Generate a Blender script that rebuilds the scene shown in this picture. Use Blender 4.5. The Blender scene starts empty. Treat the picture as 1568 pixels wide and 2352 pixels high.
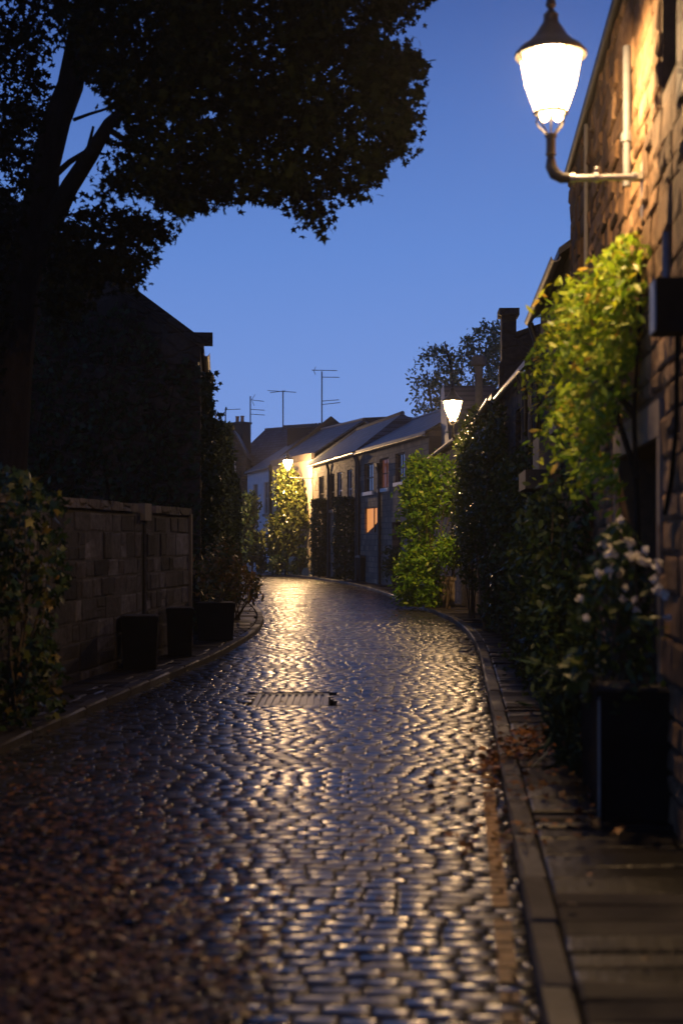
import bpy, math, random
import numpy as np
from mathutils import Vector, Matrix

rnd = random.Random(7)
rng = np.random.default_rng(11)
S = bpy.context.scene
C = S.collection
R = math.radians
F, HZ, CX, H = 3267.0, 1240.0, 784.0, 1.6      # focal length and horizon of a 1568 x 2352 frame, eye height

# ------------------------------------------------------------------ camera
cam = bpy.data.cameras.new("camera")
co = bpy.data.objects.new("camera", cam); C.objects.link(co)
co.location = (0, 0, H); co.rotation_euler = (R(90), 0, 0)
cam.lens = 50; cam.sensor_width = 36; cam.shift_y = (HZ - 1176) / 2352
cam.clip_start = 0.1; cam.clip_end = 2000
cam.dof.use_dof = True; cam.dof.focus_distance = 33; cam.dof.aperture_fstop = 1.7; cam.dof.aperture_blades = 0
S.camera = co

# ------------------------------------------------------------------ dusk sky
W = bpy.data.worlds.new("World"); S.world = W; W.use_nodes = True
wt = W.node_tree; wt.nodes.clear()
wo = wt.nodes.new("ShaderNodeOutputWorld"); wb = wt.nodes.new("ShaderNodeBackground")
sky = wt.nodes.new("ShaderNodeTexSky"); sky.sky_type = 'NISHITA'; sky.sun_disc = False
sky.sun_elevation = R(-2.5); sky.sun_rotation = R(200); sky.air_density = 1.0; sky.dust_density = 0.3; sky.ozone_density = 3.0
wc = wt.nodes.new("ShaderNodeTexCoord"); ws = wt.nodes.new("ShaderNodeSeparateXYZ")
ramp = wt.nodes.new("ShaderNodeValToRGB")
wt.links.new(wc.outputs["Generated"], ws.inputs[0]); wt.links.new(ws.outputs["Z"], ramp.inputs[0])
ramp.color_ramp.elements[0].position = 0.0; ramp.color_ramp.elements[0].color = (0.245, 0.40, 0.87, 1)
ramp.color_ramp.elements[1].position = 1.0; ramp.color_ramp.elements[1].color = (0.012, 0.03, 0.115, 1)
for p, c in ((0.10, (0.195, 0.345, 0.80)), (0.20, (0.132, 0.275, 0.71)), (0.29, (0.090, 0.196, 0.56)),
             (0.37, (0.056, 0.122, 0.39)), (0.6, (0.022, 0.055, 0.2))):
    e = ramp.color_ramp.elements.new(p); e.color = (*c, 1)
mx = wt.nodes.new("ShaderNodeMixRGB"); mx.inputs[0].default_value = 0.93
wt.links.new(sky.outputs[0], mx.inputs[1]); wt.links.new(ramp.outputs[0], mx.inputs[2])
wt.links.new(mx.outputs[0], wb.inputs[0]); wb.inputs[1].default_value = 1.0
wt.links.new(wb.outputs[0], wo.inputs[0])

S.view_settings.view_transform = 'Standard'; S.view_settings.look = 'None'
S.view_settings.exposure = 0.0; S.view_settings.gamma = 1.0
S.cycles.use_denoising = True
S.cycles.max_bounces = 6; S.cycles.sample_clamp_indirect = 4.0; S.cycles.caustics_reflective = False
LAMP, BULB = 11.0, 300.0                        # glow of the lantern glass, watts of the bulb behind it
LAMP_C = (1.0, 0.61, 0.27)

# ------------------------------------------------------------------ node materials
def M(name, col=(0.5, 0.5, 0.5), rough=0.6, spec=0.5, metal=0.0):
    m = bpy.data.materials.new(name); m.use_nodes = True
    b = m.node_tree.nodes["Principled BSDF"]
    b.inputs["Base Color"].default_value = (*col, 1); b.inputs["Roughness"].default_value = rough
    b.inputs["Specular IOR Level"].default_value = spec; b.inputs["Metallic"].default_value = metal
    return m
def N(m, t, **kw):
    n = m.node_tree.nodes.new(t)
    for k, v in kw.items():
        if k in n.inputs: n.inputs[k].default_value = v
        else: setattr(n, k, v)
    return n
def L(m, a, b): m.node_tree.links.new(a, b)
def BS(m): return m.node_tree.nodes["Principled BSDF"]
def coords(m, sc=(1, 1, 1), kind="Object"):
    c = N(m, "ShaderNodeTexCoord"); mp = N(m, "ShaderNodeMapping"); mp.inputs["Scale"].default_value = sc
    L(m, c.outputs[kind], mp.inputs[0]); return mp.outputs[0]
def rampn(m, fac, stops):
    r = N(m, "ShaderNodeValToRGB"); L(m, fac, r.inputs[0]); e = r.color_ramp.elements
    e[0].position, e[0].color = stops[0][0], (*stops[0][1], 1); e[1].position, e[1].color = stops[-1][0], (*stops[-1][1], 1)
    for p, c in stops[1:-1]:
        q = e.new(p); q.color = (*c, 1)
    return r.outputs[0]
def bump(m, h, strength=0.5, dist=0.02):
    b = N(m, "ShaderNodeBump", Strength=strength, Distance=dist); L(m, h, b.inputs["Height"])
    L(m, b.outputs[0], BS(m).inputs["Normal"])
def noise_mat(name, stops, scale=4, rough=0.7, bs=0.3, bd=0.01, spec=0.4, detail=6, sc=(1, 1, 1), metal=0):
    m = M(name, rough=rough, spec=spec, metal=metal)
    n = N(m, "ShaderNodeTexNoise", Scale=scale, Detail=detail, Roughness=0.65); L(m, coords(m, sc), n.inputs["Vector"])
    L(m, rampn(m, n.outputs[0], stops), BS(m).inputs["Base Color"])
    n2 = N(m, "ShaderNodeTexNoise", Scale=scale * 7, Detail=4); L(m, coords(m, sc), n2.inputs["Vector"])
    bump(m, n2.outputs[0], bs, bd); return m
def rubble(name, cols, mortar, sc=(2.2, 2.2, 4.0), rough=0.8, bs=0.9, bd=0.035, st0=.38, st1=1.15):
    m = M(name, rough=rough, spec=0.3)
    v = coords(m, sc)
    nz = N(m, "ShaderNodeTexNoise", Scale=1.3, Detail=3); L(m, v, nz.inputs["Vector"])
    ad = N(m, "ShaderNodeVectorMath", operation='MULTIPLY_ADD'); L(m, nz.outputs["Color"], ad.inputs[0])
    ad.inputs[1].default_value = (0.5, 0.5, 0.5); L(m, v, ad.inputs[2])
    vo = N(m, "ShaderNodeTexVoronoi", Scale=1.0); L(m, ad.outputs[0], vo.inputs["Vector"])
    ve = N(m, "ShaderNodeTexVoronoi", Scale=1.0, feature='DISTANCE_TO_EDGE'); L(m, ad.outputs[0], ve.inputs["Vector"])
    sp = N(m, "ShaderNodeSeparateColor"); L(m, vo.outputs["Color"], sp.inputs[0])
    k = len(cols) - 1
    cr = rampn(m, sp.outputs[0], [(i / k, c) for i, c in enumerate(cols)])
    gr = N(m, "ShaderNodeTexNoise", Scale=14, Detail=5); L(m, coords(m), gr.inputs["Vector"])
    mul = N(m, "ShaderNodeMixRGB", blend_type='MULTIPLY'); mul.inputs[0].default_value = 0.75
    L(m, cr, mul.inputs[1]); L(m, rampn(m, gr.outputs[0], [(0.3, (0.45, 0.42, 0.4)), (0.7, (1.15, 1.1, 1.05))]), mul.inputs[2])
    mr = N(m, "ShaderNodeMapRange"); L(m, ve.outputs["Distance"], mr.inputs[0])
    mr.inputs[1].default_value = 0.015; mr.inputs[2].default_value = 0.11
    mix = N(m, "ShaderNodeMixRGB"); L(m, mr.outputs[0], mix.inputs[0]); mix.inputs[1].default_value = (*mortar, 1); L(m, mul.outputs[0], mix.inputs[2])
    st = N(m, "ShaderNodeTexNoise", Scale=1.6, Detail=4); L(m, coords(m, (1, 1, .5)), st.inputs["Vector"])
    mst = N(m, "ShaderNodeMixRGB", blend_type='MULTIPLY'); mst.inputs[0].default_value = 1; L(m, mix.outputs[0], mst.inputs[1]); L(m, rampn(m, st.outputs[0], [(0.34, (st0, st0, st0)), (0.62, (st1, st1, st1 * 1.02))]), mst.inputs[2]); mix = mst
    L(m, mix.outputs[0], BS(m).inputs["Base Color"])
    hs = N(m, "ShaderNodeMath", operation='MULTIPLY_ADD'); L(m, gr.outputs[0], hs.inputs[0]); hs.inputs[1].default_value = 0.6; L(m, mr.outputs[0], hs.inputs[2])
    bump(m, hs.outputs[0], bs, bd); return m
def slate(name, c1, c2):
    m = M(name, rough=0.5, spec=0.4)
    c = N(m, "ShaderNodeTexCoord"); s = N(m, "ShaderNodeSeparateXYZ"); L(m, c.outputs["Object"], s.inputs[0])
    cm = N(m, "ShaderNodeCombineXYZ"); L(m, s.outputs[0], cm.inputs[0]); L(m, s.outputs[2], cm.inputs[1])
    br = N(m, "ShaderNodeTexBrick", Scale=1.0); L(m, cm.outputs[0], br.inputs["Vector"])
    br.inputs["Color1"].default_value = (*c1, 1); br.inputs["Color2"].default_value = (*c2, 1); br.inputs["Mortar"].default_value = (0.012, 0.013, 0.016, 1)
    br.inputs["Brick Width"].default_value = 0.3; br.inputs["Row Height"].default_value = 0.16; br.inputs["Mortar Size"].default_value = 0.02
    n = N(m, "ShaderNodeTexNoise", Scale=2.5, Detail=5); L(m, c.outputs["Object"], n.inputs["Vector"])
    mu = N(m, "ShaderNodeMixRGB", blend_type='MULTIPLY'); mu.inputs[0].default_value = 0.7; L(m, br.outputs[0], mu.inputs[1])
    L(m, rampn(m, n.outputs[0], [(0.3, (0.5, 0.5, 0.5)), (0.7, (1.2, 1.2, 1.2))]), mu.inputs[2]); L(m, mu.outputs[0], BS(m).inputs["Base Color"])
    bump(m, br.outputs["Fac"], -1.0, 0.03); return m
def blocks(name, c1, c2, mortar, w=.46, h=.2):
    m = slate(name, c1, c2); BS(m).inputs["Roughness"].default_value = .8
    for n_ in m.node_tree.nodes:
        if n_.type == 'TEX_BRICK':
            n_.inputs["Brick Width"].default_value = w; n_.inputs["Row Height"].default_value = h; n_.inputs["Mortar"].default_value = (*mortar, 1)
    return m
def leafmat(name, stops, rough=0.45, trans=0.3, spec=0.4):
    m = M(name, rough=rough, spec=spec)
    g = N(m, "ShaderNodeNewGeometry"); col = rampn(m, g.outputs["Random Per Island"], stops)
    L(m, col, BS(m).inputs["Base Color"])
    t = N(m, "ShaderNodeBsdfTranslucent"); L(m, col, t.inputs[0]); mxs = N(m, "ShaderNodeMixShader"); mxs.inputs[0].default_value = trans
    L(m, BS(m).outputs[0], mxs.inputs[1]); L(m, t.outputs[0], mxs.inputs[2])
    L(m, mxs.outputs[0], m.node_tree.nodes["Material Output"].inputs[0]); return m
def emit(name, col, s):
    m = M(name, col, 0.3); b = BS(m); b.inputs["Emission Color"].default_value = (*col, 1); b.inputs["Emission Strength"].default_value = s
    return m
def wetmat(name, c0, c1, r0, r1, vscale=3.0, bs=0.35, bd=0.006, spec=0.5):
    m = M(name, spec=spec)
    g = N(m, "ShaderNodeNewGeometry")
    n = N(m, "ShaderNodeTexNoise", Scale=0.9, Detail=4); L(m, coords(m), n.inputs["Vector"])
    dn = N(m, "ShaderNodeTexNoise", Scale=2.2, Detail=6, Roughness=.7); L(m, coords(m), dn.inputs["Vector"])
    dm = N(m, "ShaderNodeMixRGB", blend_type='MULTIPLY'); dm.inputs[0].default_value = 1; L(m, rampn(m, g.outputs["Random Per Island"], [(0, c0), (1, c1)]), dm.inputs[1])
    L(m, rampn(m, dn.outputs[0], [(0.32, (0.35, 0.34, 0.32)), (0.66, (1.3, 1.3, 1.3))]), dm.inputs[2]); L(m, dm.outputs[0], BS(m).inputs["Base Color"])
    add = N(m, "ShaderNodeMath", operation='ADD'); L(m, n.outputs[0], add.inputs[0])
    r2 = N(m, "ShaderNodeMath", operation='MULTIPLY_ADD'); L(m, g.outputs["Random Per Island"], r2.inputs[0]); r2.inputs[1].default_value = 0.3; r2.inputs[2].default_value = -0.15
    L(m, r2.outputs[0], add.inputs[1])
    mr = N(m, "ShaderNodeMapRange"); L(m, add.outputs[0], mr.inputs[0]); mr.inputs[1].default_value = 0.32; mr.inputs[2].default_value = 0.72
    mr.inputs[3].default_value = r0; mr.inputs[4].default_value = r1; L(m, mr.outputs[0], BS(m).inputs["Roughness"])
    n2 = N(m, "ShaderNodeTexNoise", Scale=22 * vscale / 3, Detail=4); L(m, coords(m), n2.inputs["Vector"]); bump(m, n2.outputs[0], bs, bd); return m

m_sett = wetmat("wet_setts", (0.012, 0.012, 0.013), (0.036, 0.034, 0.034), 0.18, 0.38, vscale=9, bs=.4, bd=.002, spec=.4)
m_pave = wetmat("wet_paving", (0.014, 0.012, 0.010), (0.027, 0.0215, 0.017), 0.36, 0.85, bs=.6, bd=.01, spec=.3)
m_kerb = wetmat("kerb_stone", (0.026, 0.023, 0.021), (0.050, 0.044, 0.038), 0.45, 0.8, spec=.35, bs=.6, bd=.01)
m_joint = noise_mat("joint_dirt", [(0.3, (0.008, 0.007, 0.006)), (0.7, (0.022, 0.018, 0.014))], 6, 0.75, 0.4, 0.01)
m_paint = noise_mat("yellow_road_paint", [(0.32, (0.10, 0.06, 0.018)), (0.5, (0.26, 0.15, 0.045)), (0.75, (0.34, 0.20, 0.06))], 9, 0.6, 0.3, 0.005)
m_rub1 = rubble("warm_rubble", [(0.14, 0.078, 0.036), (0.50, 0.295, 0.13), (0.30, 0.175, 0.08), (0.58, 0.37, 0.185), (0.20, 0.12, 0.06)], (0.13, 0.08, 0.043), sc=(2.8, 2.8, 5.0), bs=1.0, bd=.10, st0=.5, st1=1.25)
def stonemat(name, cols, bd=.02):
    m = M(name, rough=.85, spec=.25); g = N(m, "ShaderNodeNewGeometry"); k = len(cols) - 1
    base = rampn(m, g.outputs["Random Per Island"], [(i / k, c) for i, c in enumerate(cols)])
    a = N(m, "ShaderNodeTexNoise", Scale=9, Detail=7, Roughness=.7); L(m, coords(m), a.inputs["Vector"]); b = N(m, "ShaderNodeTexNoise", Scale=1.3, Detail=4); L(m, coords(m, (1, 1, .6)), b.inputs["Vector"])
    x = N(m, "ShaderNodeMixRGB", blend_type='MULTIPLY'); x.inputs[0].default_value = 1; L(m, base, x.inputs[1]); L(m, rampn(m, a.outputs[0], [(.3, (.4, .37, .35)), (.7, (1.25, 1.22, 1.2))]), x.inputs[2])
    y = N(m, "ShaderNodeMixRGB", blend_type='MULTIPLY'); y.inputs[0].default_value = 1; L(m, x.outputs[0], y.inputs[1]); L(m, rampn(m, b.outputs[0], [(.34, (.45, .43, .42)), (.62, (1.15, 1.15, 1.15))]), y.inputs[2])
    L(m, y.outputs[0], BS(m).inputs["Base Color"]); bump(m, a.outputs[0], 1.0, bd); return m
m_st1 = stonemat("warm_stone", [(0.10, 0.062, 0.034), (0.36, 0.225, 0.115), (0.19, 0.118, 0.065), (0.46, 0.305, 0.17), (0.14, 0.09, 0.052), (0.30, 0.19, 0.10)], .035)
m_stw = stonemat("garden_stone", [(0.03, 0.029, 0.03), (0.20, 0.19, 0.195), (0.05, 0.047, 0.047), (0.12, 0.105, 0.10), (0.035, 0.034, 0.036), (0.27, 0.26, 0.265), (0.06, 0.055, 0.052)])
m_mort1 = noise_mat("lime_mortar", [(0.3, (0.06, 0.036, 0.02)), (0.7, (0.14, 0.085, 0.045))], 8, 0.9, .6, .01)
m_mortw = noise_mat("old_mortar", [(0.3, (0.05, 0.046, 0.043)), (0.7, (0.12, 0.11, 0.105))], 8, 0.9, .6, .01)
m_rub2 = rubble("grey_rubble", [(0.09, 0.075, 0.06), (0.20, 0.16, 0.125), (0.14, 0.115, 0.095), (0.26, 0.21, 0.165)], (0.15, 0.125, 0.10))
m_rub3 = rubble("dark_rubble", [(0.03, 0.025, 0.022), (0.06, 0.05, 0.042), (0.045, 0.038, 0.032)], (0.04, 0.035, 0.03))
m_rubw = rubble("garden_rubble", [(0.020, 0.020, 0.021), (0.16, 0.158, 0.165), (0.05, 0.049, 0.052), (0.11, 0.10, 0.105), (0.035, 0.035, 0.037), (0.13, 0.13, 0.14)], (0.035, 0.034, 0.035), sc=(2.8, 2.8, 3.4), bs=.25, bd=.02, st0=.2, st1=1.3)
m_ashlar = noise_mat("dressed_stone", [(0.25, (0.12, 0.092, 0.068)), (0.75, (0.24, 0.19, 0.14))], 3, 0.75)
m_block = blocks("block_stone", (0.11, 0.085, 0.065), (0.25, 0.19, 0.135), (0.10, 0.082, 0.065))
m_render = noise_mat("cream_render", [(0.3, (0.42, 0.34, 0.23)), (0.7, (0.52, 0.43, 0.30))], 2, 0.8, 0.2)
m_darkstone = noise_mat("very_dark_stone", [(0.3, (0.008, 0.008, 0.009)), (0.7, (0.022, 0.021, 0.022))], 6, 0.9)  # near-black stone colour, slightly mottled
m_white = noise_mat("white_harling", [(0.3, (0.52, 0.52, 0.54)), (0.7, (0.70, 0.70, 0.72))], 2, 0.8, 0.2)
m_whitep = noise_mat("white_paint", [(0.3, (0.62, 0.60, 0.56)), (0.7, (0.75, 0.73, 0.68))], 6, 0.5, 0.1)
m_slate = slate("slate", (0.022, 0.029, 0.042), (0.08, 0.095, 0.125))
m_slated = slate("dark_slate", (0.03, 0.03, 0.034), (0.05, 0.05, 0.056))
m_lead = noise_mat("lead", [(0.3, (0.09, 0.095, 0.105)), (0.7, (0.15, 0.155, 0.165))], 5, 0.5, 0.2)
m_hip = noise_mat("hip_lead", [(0.3, (0.05, 0.053, 0.06)), (0.7, (0.09, 0.095, 0.105))], 5, 0.9, 0.2, spec=.1)
m_iron = noise_mat("black_iron", [(0.3, (0.012, 0.012, 0.013)), (0.7, (0.03, 0.028, 0.026))], 8, 0.4, 0.2)
m_pipe = noise_mat("grey_pipe", [(0.3, (0.20, 0.18, 0.15)), (0.7, (0.30, 0.27, 0.23))], 8, 0.45, 0.2)
m_galv = noise_mat("galvanised", [(0.3, (0.30, 0.30, 0.31)), (0.7, (0.42, 0.42, 0.43))], 9, 0.38, 0.2, metal=0.6)
m_glassd = M("dark_glass", (0.012, 0.013, 0.016), 0.08, 0.6)
m_glassr = emit("curtained_glass", (0.30, 0.085, 0.03), 0.22)
m_wood = noise_mat("dark_wood", [(0.3, (0.018, 0.013, 0.010)), (0.7, (0.04, 0.03, 0.022))], 5, 0.6, 0.3, sc=(6, 6, 1))
m_woodb = noise_mat("brown_wood", [(0.3, (0.10, 0.06, 0.03)), (0.7, (0.18, 0.11, 0.06))], 5, 0.6, 0.3, sc=(6, 6, 1))
m_bench = noise_mat("weathered_wood", [(0.3, (0.16, 0.15, 0.15)), (0.7, (0.26, 0.25, 0.24))], 5, 0.7, 0.3, sc=(6, 6, 1))
m_black = noise_mat("black_plastic", [(0.3, (0.004, 0.004, 0.004)), (0.7, (0.010, 0.010, 0.010))], 6, 0.8, 0.1, spec=.08)
m_clay = noise_mat("terracotta", [(0.3, (0.22, 0.11, 0.06)), (0.7, (0.33, 0.18, 0.10))], 6, 0.8)
m_bark = noise_mat("bark", [(0.3, (0.016, 0.013, 0.010)), (0.7, (0.03, 0.024, 0.019))], 5, 0.95, 0.9, 0.03, 0.08, sc=(3, 3, 0.7))
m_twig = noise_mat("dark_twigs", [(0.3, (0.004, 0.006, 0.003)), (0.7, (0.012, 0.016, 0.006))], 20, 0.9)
m_stem = noise_mat("stem", [(0.3, (0.06, 0.04, 0.02)), (0.7, (0.10, 0.075, 0.04))], 8, 0.8)
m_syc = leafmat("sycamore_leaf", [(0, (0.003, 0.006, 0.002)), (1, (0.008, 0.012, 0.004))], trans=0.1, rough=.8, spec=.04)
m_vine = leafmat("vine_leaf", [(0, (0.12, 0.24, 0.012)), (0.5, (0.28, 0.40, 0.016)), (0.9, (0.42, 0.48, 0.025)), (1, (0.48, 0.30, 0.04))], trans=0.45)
m_ivy = leafmat("ivy_leaf", [(0, (0.012, 0.026, 0.010)), (1, (0.028, 0.052, 0.018))], rough=0.5, trans=0.1, spec=.2)
m_shrub = leafmat("shrub_leaf", [(0, (0.022, 0.045, 0.012)), (0.8, (0.05, 0.085, 0.02)), (1, (0.085, 0.10, 0.02))], trans=0.25)
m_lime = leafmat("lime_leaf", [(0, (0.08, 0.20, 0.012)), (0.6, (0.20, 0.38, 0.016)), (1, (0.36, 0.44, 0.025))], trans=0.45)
m_gloss = leafmat("glossy_leaf", [(0, (0.03, 0.055, 0.014)), (1, (0.075, 0.10, 0.02))], rough=0.3, trans=0.25, spec=0.5)
m_gloss_lit = leafmat("lamplit_gloss_leaf", [(0, (0.06, 0.09, 0.015)), (1, (0.17, 0.17, 0.04))], rough=0.25, trans=0.35, spec=0.6)  # glossy leaf made lighter and golden, lamp glow put into its colour
m_yew = leafmat("conifer_spray", [(0, (0.014, 0.026, 0.009)), (1, (0.035, 0.055, 0.014))], rough=0.6, trans=0.1)
m_autumn = leafmat("autumn_leaf", [(0, (0.012, 0.032, 0.009)), (0.75, (0.03, 0.058, 0.012)), (0.93, (0.13, 0.12, 0.015)), (1, (0.22, 0.11, 0.016))], trans=0.25)
m_rust = leafmat("russet_leaf", [(0, (0.06, 0.08, 0.018)), (0.5, (0.16, 0.13, 0.035)), (1, (0.28, 0.14, 0.05))], trans=0.25)
m_dead = leafmat("fallen_leaf", [(0, (0.025, 0.012, 0.006)), (0.5, (0.085, 0.038, 0.014)), (0.88, (0.15, 0.065, 0.02)), (1, (0.30, 0.15, 0.035))], rough=0.5, trans=0.1)
m_petal = leafmat("petal", [(0, (0.70, 0.66, 0.58)), (1, (0.85, 0.82, 0.75))], rough=0.6, trans=0.45)
m_lamp = M("lamp_glass", (.9, .85, .8), 0.3)      # frosted glass: glows, and lets the bulb shine through
_e = N(m_lamp, "ShaderNodeEmission", Strength=LAMP); _e.inputs[0].default_value = (*LAMP_C, 1); _t = N(m_lamp, "ShaderNodeBsdfTransparent"); _a = N(m_lamp, "ShaderNodeAddShader")
L(m_lamp, _e.outputs[0], _a.inputs[0]); L(m_lamp, _t.outputs[0], _a.inputs[1]); L(m_lamp, _a.outputs[0], m_lamp.node_tree.nodes["Material Output"].inputs[0])

# ------------------------------------------------------------------ mesh helpers
class MB:
    def __init__(s): s.v, s.f = [], []
    def add(s, v, f):
        b = len(s.v); s.v += [tuple(p) for p in v]; s.f += [tuple(i + b for i in q) for q in f]; return s
    def box(s, x0, x1, y0, y1, z0, z1):
        return s.add([(x0, y0, z0), (x1, y0, z0), (x1, y1, z0), (x0, y1, z0), (x0, y0, z1), (x1, y0, z1), (x1, y1, z1), (x0, y1, z1)],
                     [(0, 3, 2, 1), (4, 5, 6, 7), (0, 1, 5, 4), (1, 2, 6, 5), (2, 3, 7, 6), (3, 0, 4, 7)])
    def frus(s, cx, cy, z0, z1, a0, b0, a1, b1):   # tapered box
        q = lambda a, b, z: [(cx - a, cy - b, z), (cx + a, cy - b, z), (cx + a, cy + b, z), (cx - a, cy + b, z)]
        return s.add(q(a0, b0, z0) + q(a1, b1, z1), [(0, 3, 2, 1), (4, 5, 6, 7), (0, 1, 5, 4), (1, 2, 6, 5), (2, 3, 7, 6), (3, 0, 4, 7)])
    def prism(s, poly, axis, a, b):                 # poly in the two other axes, extruded along axis
        n = len(poly)
        def p(q, t): return (t, q[0], q[1]) if axis == 0 else ((q[0], t, q[1]) if axis == 1 else (q[0], q[1], t))
        return s.add([p(q, a) for q in poly] + [p(q, b) for q in poly],
                     [tuple(range(n))[::-1], tuple(range(n, 2 * n))] + [(i, (i + 1) % n, n + (i + 1) % n, n + i) for i in range(n)])
    def tube(s, pts, rad, n=10, cap=True):
        pts = [Vector(p) for p in pts]
        if not hasattr(rad, "__len__"): rad = [rad] * len(pts)
        vs, fs = [], []; up = None
        for i, p in enumerate(pts):
            d = (pts[min(i + 1, len(pts) - 1)] - pts[max(i - 1, 0)]).normalized()
            if up is None: up = Vector((0, 0, 1)) if abs(d.z) < 0.9 else Vector((1, 0, 0))
            a = d.cross(up).normalized(); b = a.cross(d).normalized(); up = b
            for k in range(n):
                t = 2 * math.pi * k / n; vs.append(p + (a * math.cos(t) + b * math.sin(t)) * rad[i])
        for i in range(len(pts) - 1):
            for k in range(n): fs.append((i * n + k, i * n + (k + 1) % n, (i + 1) * n + (k + 1) % n, (i + 1) * n + k))
        if cap: fs += [tuple(range(n))[::-1], tuple(range((len(pts) - 1) * n, len(pts) * n))]
        return s.add(vs, fs)
    def lathe(s, prof, cx=0, cy=0, n=20, cap=True):
        vs = [(cx + r * math.cos(2 * math.pi * k / n), cy + r * math.sin(2 * math.pi * k / n), z) for r, z in prof for k in range(n)]
        fs = [(i * n + k, i * n + (k + 1) % n, (i + 1) * n + (k + 1) % n, (i + 1) * n + k) for i in range(len(prof) - 1) for k in range(n)]
        if cap: fs += [tuple(range(n))[::-1], tuple(range((len(prof) - 1) * n, len(prof) * n))]
        return s.add(vs, fs)
    def build(s, name, mat, parent=None, smooth=False):
        me = bpy.data.meshes.new(name); me.from_pydata(s.v, [], s.f); me.update()
        if smooth:
            me.polygons.foreach_set("use_smooth", [True] * len(me.polygons))
            try: me.set_sharp_from_angle(angle=R(40))
            except Exception: pass
        me.materials.append(mat); o = bpy.data.objects.new(name, me); C.objects.link(o)
        if parent: o.parent = parent
        return o
def stones(L0, L1, z0, z1, ops, hmin, hmax, lmin, lmax, prot, y=0.0):
    """random-coursed rubble: every stone a rough bevelled block standing proud of the wall face"""
    mb = MB(); z = z0
    while z < z1 - .04:
        ch = min(rnd.uniform(hmin, hmax), z1 - z); x = L0 - rnd.uniform(0, lmax)
        while x < L1:
            l = rnd.uniform(lmin, lmax) * (.6 + .8 * ch / hmax); rows = 2 if (ch > .75 * hmax and rnd.random() < .3) else 1
            for r in range(rows):
                za, zb_ = z + ch * r / rows, z + ch * (r + 1) / rows; xa, xb = max(x, L0), min(x + l, L1)
                if xb - xa < .05 or any(xb > o[0] - .005 and xa < o[1] + .005 and zb_ > o[2] - .005 and za < o[3] + .005 for o in ops):
                    segs = []
                    for o in ops:
                        if zb_ > o[2] - .005 and za < o[3] + .005:
                            if xa < o[0] - .06 and xb > o[0]: segs.append((xa, o[0] - .008))
                            if xb > o[1] + .06 and xa < o[1]: segs.append((o[1] + .008, xb))
                else: segs = [(xa, xb)]
                for p, q in segs:
                    g = rnd.uniform(.006, .014); d = rnd.uniform(.25, 1) * prot; k = min(.02, (zb_ - za) * .2); j = lambda a_=.012: rnd.uniform(-a_, a_)
                    c = [(p + g, za + g), (q - g, za + g), (q - g, zb_ - g), (p + g, zb_ - g)]; c = [(u + j(.006), w + j(.006)) for u, w in c]; s_ = [(1, 1), (-1, 1), (-1, -1), (1, -1)]
                    v = [(u, y + .001, w) for u, w in c] + [(u, y + d * .6, w) for u, w in c] + [(u + e[0] * (k + j(.008)), y + d + j(.01), w + e[1] * (k + j(.008))) for (u, w), e in zip(c, s_)]
                    mb.add(v, [(i + 4 * t, (i + 1) % 4 + 4 * t, (i + 1) % 4 + 4 * t + 4, i + 4 * t + 4)[::-1] for t in (0, 1) for i in range(4)] + [(11, 10, 9, 8)])
            x += l
        z += ch
    return mb
def add_stones(wall, mb, mat):
    me = wall.data; n0 = len(me.polygons); v = [tuple(q.co) for q in me.vertices]; f = [tuple(p.vertices) for p in me.polygons]; nv = len(v)
    m2 = bpy.data.meshes.new(me.name); m2.from_pydata(v + mb.v, [], f + [tuple(i + nv for i in q) for q in mb.f]); m2.materials.append(me.materials[0]); m2.materials.append(mat)
    m2.polygons.foreach_set("material_index", [0] * n0 + [1] * len(mb.f)); m2.update(); wall.data = m2
def nmesh(name, v, nper, faces, mat, parent=None, smooth=False):
    """v: (N, nper, 3) repeated template; faces: list of index tuples of one template (all the same length)."""
    n = v.shape[0]; k = len(faces[0]); f = np.array(faces, dtype=np.int32)
    idx = (f[None] + (np.arange(n, dtype=np.int32) * nper)[:, None, None]).reshape(-1)
    me = bpy.data.meshes.new(name); me.vertices.add(n * nper); me.vertices.foreach_set("co", v.astype(np.float32).reshape(-1))
    me.loops.add(len(idx)); me.loops.foreach_set("vertex_index", idx)
    nf = n * len(faces); me.polygons.add(nf); me.polygons.foreach_set("loop_start", np.arange(nf, dtype=np.int32) * k)
    me.polygons.foreach_set("loop_total", np.full(nf, k, dtype=np.int32))
    me.update(calc_edges=True)
    if smooth: me.polygons.foreach_set("use_smooth", [True] * nf)
    me.materials.append(mat); o = bpy.data.objects.new(name, me); C.objects.link(o)
    if parent: o.parent = parent
    return o
def thing(name, label, cat, loc=(0, 0, 0), rz=0.0, group=None):
    o = bpy.data.objects.new(name, None); C.objects.link(o); o.location = loc; o.rotation_euler = (0, 0, rz); o.empty_display_size = 0.2
    o["label"] = label; o["category"] = cat
    if group: o["group"] = group
    return o
def tag(o, label, cat, group=None):
    o["label"] = label; o["category"] = cat
    if group: o["group"] = group
    return o
def struct(o, kind="structure"): o["kind"] = kind; return o
def dup(root, loc, rz, label):
    r = root.copy(); C.objects.link(r); r.location = loc; r.rotation_euler = (0, 0, rz); r["label"] = label
    for ch in list(root.children):
        c = ch.copy(); C.objects.link(c); c.parent = r
        for g in ch.children:
            d = g.copy(); C.objects.link(d); d.parent = c
    return r
def W3(px, py, Y): return Vector(((px - CX) / F * Y, Y, H - (py - HZ) / F * Y))
def gy(py): return F * H / (py - HZ)

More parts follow.
